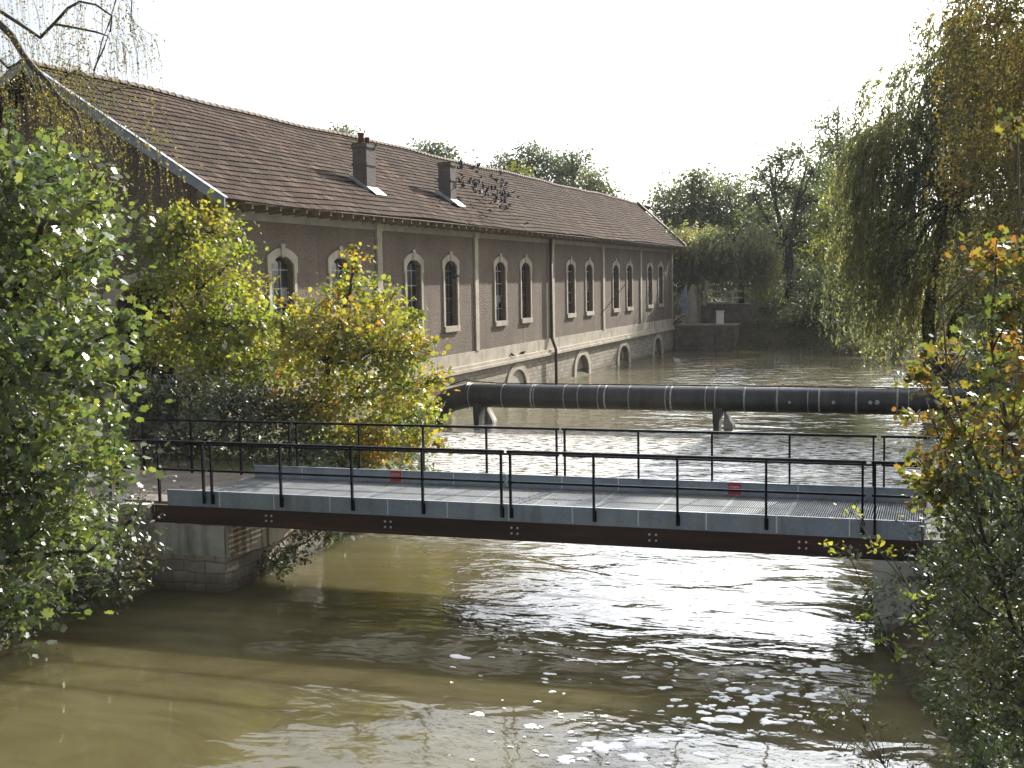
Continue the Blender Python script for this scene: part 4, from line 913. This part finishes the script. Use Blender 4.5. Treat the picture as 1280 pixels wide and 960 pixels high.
# trees behind the roof
BG = 'treetops behind the mill roof'
far_tree('oak_tree', 'broad treetop showing behind the middle of the roof ridge', 125, [(640,205,22),(665,200,24),(655,225,30),(690,205,24),(700,228,28),(625,215,14),(680,250,30)], M['leaf_far'], .26, 71, .3, 2.2, BG)
far_tree('oak_tree', 'sloping treetop behind the roof ridge nearest its far end', 122, [(720,212,24),(745,228,22),(735,245,26),(765,250,18),(755,265,24),(710,250,28),(715,195,10)], M['leaf_far'], .26, 72, .3, 2.2, BG)
far_tree('oak_tree', 'small dark treetop above the ridge left of the second chimney', 120, [(520,192,16),(540,188,18),(560,196,14),(545,205,20),(525,208,16)], M['leaf_far'], .26, 73, .3, 2.4, BG)
far_tree('oak_tree', 'tiny treetop above the ridge just left of the first chimney', 118, [(428,164,12),(418,170,9),(440,172,10),(430,180,14)], M['leaf_far'], .24, 74, .3, 2.0, BG)
far_tree('birch_tree', 'pale golden treetop above the ridge beside the flying birds', 112, [(648,214,10),(638,212,8),(655,220,9)], M['leaf_lime'], .2, 75, .2, 2.2, BG)
# tree mass further off on the far bank and the right bank (behind everything else)
rt_ = random.Random(77)
for i, (px, Y_, s) in enumerate([(960, 150, 1.0), (1080, 150, 1.0), (880, 155, .9), (1180, 120, 1.1), (1280, 105, 1.2)]):
    ks = [(px+rt_.uniform(-55, 55)*s, 330+rt_.uniform(-50, 30), rt_.uniform(22, 34)) for _ in range(9)]
    far_tree('distant_tree', ['hazy tree far behind the twin-trunk tree', 'hazy tree far behind the yellow-green tree', 'hazy tree far behind the small weeping willow', 'distant tree seen through the big willow', 'distant tree behind the maple saplings'][i], Y_, ks, M['leaf_far'], .32, 80+i, .3, 2.0, 'distant trees on the meadow')
# right bank hedge mass behind the railing
plant('hedge_shrub', 'dark shrub mass on the right bank under the great willow', 'shrub', (3.2, 40, 1.3),
      pxc([(1200,470,30),(1240,450,40),(1280,440,50),(1230,500,34),(1290,500,50),(1180,440,20),(1190,500,14),(1260,400,40),(1300,380,60)], 42, .85, 2.5), M['leaf_dark'], .12, OVAL, 6, 12, .25, 90, .08)
plant('hedge_shrub', 'shaded shrub on the right bank just beyond the footbridge end', 'shrub', (1.6, 25, 1.2),
      pxc([(1210,540,28),(1250,530,40),(1290,560,50),(1230,580,34),(1195,575,18),(1290,490,40)], 26, .85, 1.0), M['leaf_bush'], .08, OVAL, 9, 12, .16, 91, .05)

# ground cover on the banks: uncountable grass and weeds
def cover():
    rng = np.random.default_rng(95); n = 60000
    x = rng.uniform(-30, 12, n); y = rng.uniform(8, 112, n); d = river_sd(x, y)
    path_ = ((x < -12.6) & (y > 18.8) & (y < 30.4)) & ~((x > -19) & (y > 22.2)); right = (x > -.9) & (y > 18.6) & (y < 22.2); mill_ = (x > BX-.3) & (x < WX+.35) & (y > Y0-.1)
    k = (d > .15) & ~path_ & ~mill_ & ~right & ~((x > -18.4) & (x < -13) & (y > 91) & (y < 98))
    k &= rng.random(n) < np.where(y < 35, 1, .9)
    x, y = x[k], y[k]; z = ground_z(x, y); P = np.stack([x, y, z+.08], -1)
    sz = np.where(y > 60, .26, .16)*rng.uniform(.5, 1.5, len(P))
    me = fast_mesh('undergrowth', leaf_polys(P, sz, LANCE*np.array([1.4, 1]), rng, .2, np.tile([0, 0, 1.], (len(P), 1)), .5), 4)
    return tag(link('undergrowth', me, M['leaf_bush']), 'weeds and grass along the banks', kind='stuff')
cover()
def fallen():
    rng = np.random.default_rng(96)
    A = np.stack([rng.uniform(-12.4, -.4, 150), BY1-.06-np.abs(rng.normal(0, .12, 150)), np.full(150, DZ+.012)], -1)
    B = np.stack([rng.uniform(-12.5, -.5, 60), rng.uniform(BY0+.1, BY1-.1, 60), np.full(60, DZ+.012)], -1)
    C_ = np.stack([rng.uniform(-18, -12.7, 260), rng.uniform(19, 22.1, 260), np.full(260, 1.48)], -1)
    D_ = np.stack([rng.uniform(-14, 2, 2600), rng.uniform(86, 104, 2600)], -1); D_ = D_[river_sd(D_[:, 0], D_[:, 1]) > .3]; D_ = np.column_stack([D_, ground_z(D_[:, 0], D_[:, 1])+.05])
    P = np.concatenate([A, B, C_]); me = fast_mesh('fallen_leaves', leaf_polys(P, rng.uniform(.04, .09, len(P)), OVAL, rng, 3.), 6); far_me = fast_mesh('leaf_litter', leaf_polys(D_, rng.uniform(.1, .22, len(D_)), OVAL, rng, 2.), 6)
    tag(link('leaf_litter', far_me, M['leaf_fall']), 'brown leaf litter on the far bank', kind='stuff')
    return tag(link('fallen_leaves', me, M['leaf_fall']), 'dry leaves on the deck and path', kind='stuff')
fallen()
def painted_glints():  # sky glints on wave facets, put in as flat white flecks
    rng = np.random.default_rng(97); mbf = MB()
    spots = [(rng.uniform(560, 1090), rng.uniform(815, 958), .75) for _ in range(90)]
    for cx, cy, sx, sy, k in ((930, 880, 60, 22, 70), (830, 925, 60, 16, 45), (990, 860, 45, 18, 35), (760, 945, 60, 10, 22), (700, 905, 50, 14, 12)):
        spots += [(rng.normal(cx, sx), rng.normal(cy, sy), 1.0) for _ in range(k)]
    for px, py, q in spots:
        if py > 958 or py < 812 or px > 1095: continue
        c = on_z(px, py, 0); n = 18; parts = rng.integers(1, 4) if q > .9 else 1; cx, cy = c[0], c[1]
        for _ in range(parts):                                      # a fleck is one to three lobes run together
            r = rng.lognormal(-3.95, .6)*q; a0, a1 = rng.uniform(0, 6.3, 2); ang = np.linspace(0, 2*math.pi, n, endpoint=False)
            rr_ = r*(1+.3*np.sin(2*ang+a0)+.18*np.sin(3*ang+a1)+rng.normal(0, .07, n)); lx = rng.uniform(1.3, 2.4)
            xs, ys = cx+rr_*np.cos(ang)*lx, cy+rr_*np.sin(ang)*1.25+.25*(rr_*np.cos(ang)*lx)*rng.normal(0, .6)
            zt_ = rng.uniform(.004, .014)
            V = [(x, y, .001) for x, y in zip(xs, ys)]+[(cx+(x-cx)*.8, cy+(y-cy)*.8, zt_) for x, y in zip(xs, ys)]
            mbf.add(V, [(i, (i+1) % n, n+(i+1) % n, n+i) for i in range(n)]+[tuple(range(n, 2*n))])
            cx += rng.normal(0, r*1.9); cy += rng.normal(0, r*1.2)
    return tag(mbf.build('painted_glints', M['painted_glints'], None), 'white flecks painted as sky glints on the river', kind='stuff')
painted_glints()

# ------------------------------------------------------------------ haze
m = MB(); m.box(-425, 425, -95, 605, -2.4, 27); t = NT('haze_air'); pv = t.n('ShaderNodeVolumePrincipled'); pv.inputs['Density'].default_value = .0002
pv.inputs['Color'].default_value = (.93, .95, 1, 1); pv.inputs['Anisotropy'].default_value = 0; t.l(pv.outputs[0], t.o.inputs['Volume'])
hz = m.build('haze', t.m); tag(hz, 'thin morning haze over the river', kind='stuff')

# ------------------------------------------------------------------ pigeons
def bird_mesh(phase, fold=False):
    mb = MB(); prof = [(-.17, .012), (-.11, .04), (-.03, .062), (.05, .058), (.1, .036), (.135, .034), (.165, .022), (.19, .004)]
    mb.tube([(0, y, .012*(y > .09)) for y, r in prof], [r for y, r in prof], 8)
    mb.prism([(-.02, -.14, 0), (.02, -.14, 0), (.055, -.27, .0), (-.055, -.27, .0)], (0, 0, .008))
    for s in (1, -1):
        if fold: mb.prism([(s*.05, .06, .03), (s*.066, 0, .02), (s*.03, -.2, .02), (s*.02, -.05, .05)], (s*.008, 0, .004))
        else:
            e, t_ = math.sin(phase)*.16, math.sin(phase)*.3
            a = [(s*.03, .07, .03), (s*.17, .09, .03+e), (s*.33, -.02, .03+t_), (s*.2, -.06, .03+e), (s*.04, -.08, .03)]
            mb.prism(a, (0, 0, .009))
    if fold:
        for s in (1, -1): mb.tube([(s*.02, .0, -.04), (s*.02, .01, -.1)], .006, 5)
    return mb
rngb = np.random.default_rng(100); flock = []
for ph in (1.1, .4, -.5, -1.0):
    mb = bird_mesh(ph); me = bpy.data.meshes.new('pigeon'); me.from_pydata(mb.v, [], mb.f); me.validate(); me.materials.append(M['bird']); flock.append(me)
def roof_hit(px, py):
    d = AX_F+AX_R*(px-640)/F_PX-AX_U*(py-480)/F_PX; s = (RZ-EZ)/(EX-RX)
    t = (EZ+EX*s-CAM[2])/(d[2]+s*d[0]); return CAM+d*t
spots = []
for _ in range(78):
    u = rngb.random(); a = np.array([573, 203]); b = np.array([638, 256]); wdt = 9+16*math.sin(math.pi*min(1, u*.9+.1))
    p = a+(b-a)*u+np.array([.55, -.83])*rngb.normal(.1, .55)*wdt*(.5+.7*rngb.random()); spots.append(p)
spots += [(594, 202), (597, 205), (634, 261), (630, 259), (658, 279), (571, 233), (579, 233), (648, 246), (592, 208), (586, 226), (621, 250), (603, 227)]
for i, (px, py) in enumerate(spots):
    h = roof_hit(px, max(py, 212 if px < 590 else 220)); sc_k = rngb.uniform(.86, .93); d = AX_F+AX_R*(px-640)/F_PX-AX_U*(py-480)/F_PX
    t = (h[1]-CAM[1])/d[1]*sc_k; p = CAM+d*t
    o = bpy.data.objects.new('pigeon', flock[i % 4]); COL.objects.link(o); o.location = p
    o.rotation_euler = (rngb.normal(0, .2), rngb.normal(0, .35), rngb.normal(-1.2, .5)); s_ = rngb.uniform(.45, .62); o.scale = (s_, s_, s_)
    tag(o, 'dark pigeon flying in the flock above the tiled roof', 'bird', 'pigeons flying over the roof')
p = on_x(568, 346, -17.2); o = bpy.data.objects.new('pigeon', flock[0]); COL.objects.link(o); o.location = p; o.rotation_euler = (.1, .5, -1.0); o.scale = (1.1,)*3
tag(o, 'single dark pigeon flying past a tall window of the mill', 'bird')
mb = bird_mesh(0, True); me = bpy.data.meshes.new('pigeon'); me.from_pydata(mb.v, [], mb.f); me.validate(); me.materials.append(M['bird'])
for y_, r_ in ((54.6, .8), (56.1, -.6)):
    o = bpy.data.objects.new('pigeon', me); COL.objects.link(o); o.location = (WX+.13, y_, 1.86); o.rotation_euler = (.25, 0, r_)
    tag(o, 'pigeon perched on the stone ledge nearer the '+('footbridge' if y_ < 55 else 'downpipe'), 'bird', 'pigeons perched on the ledge')
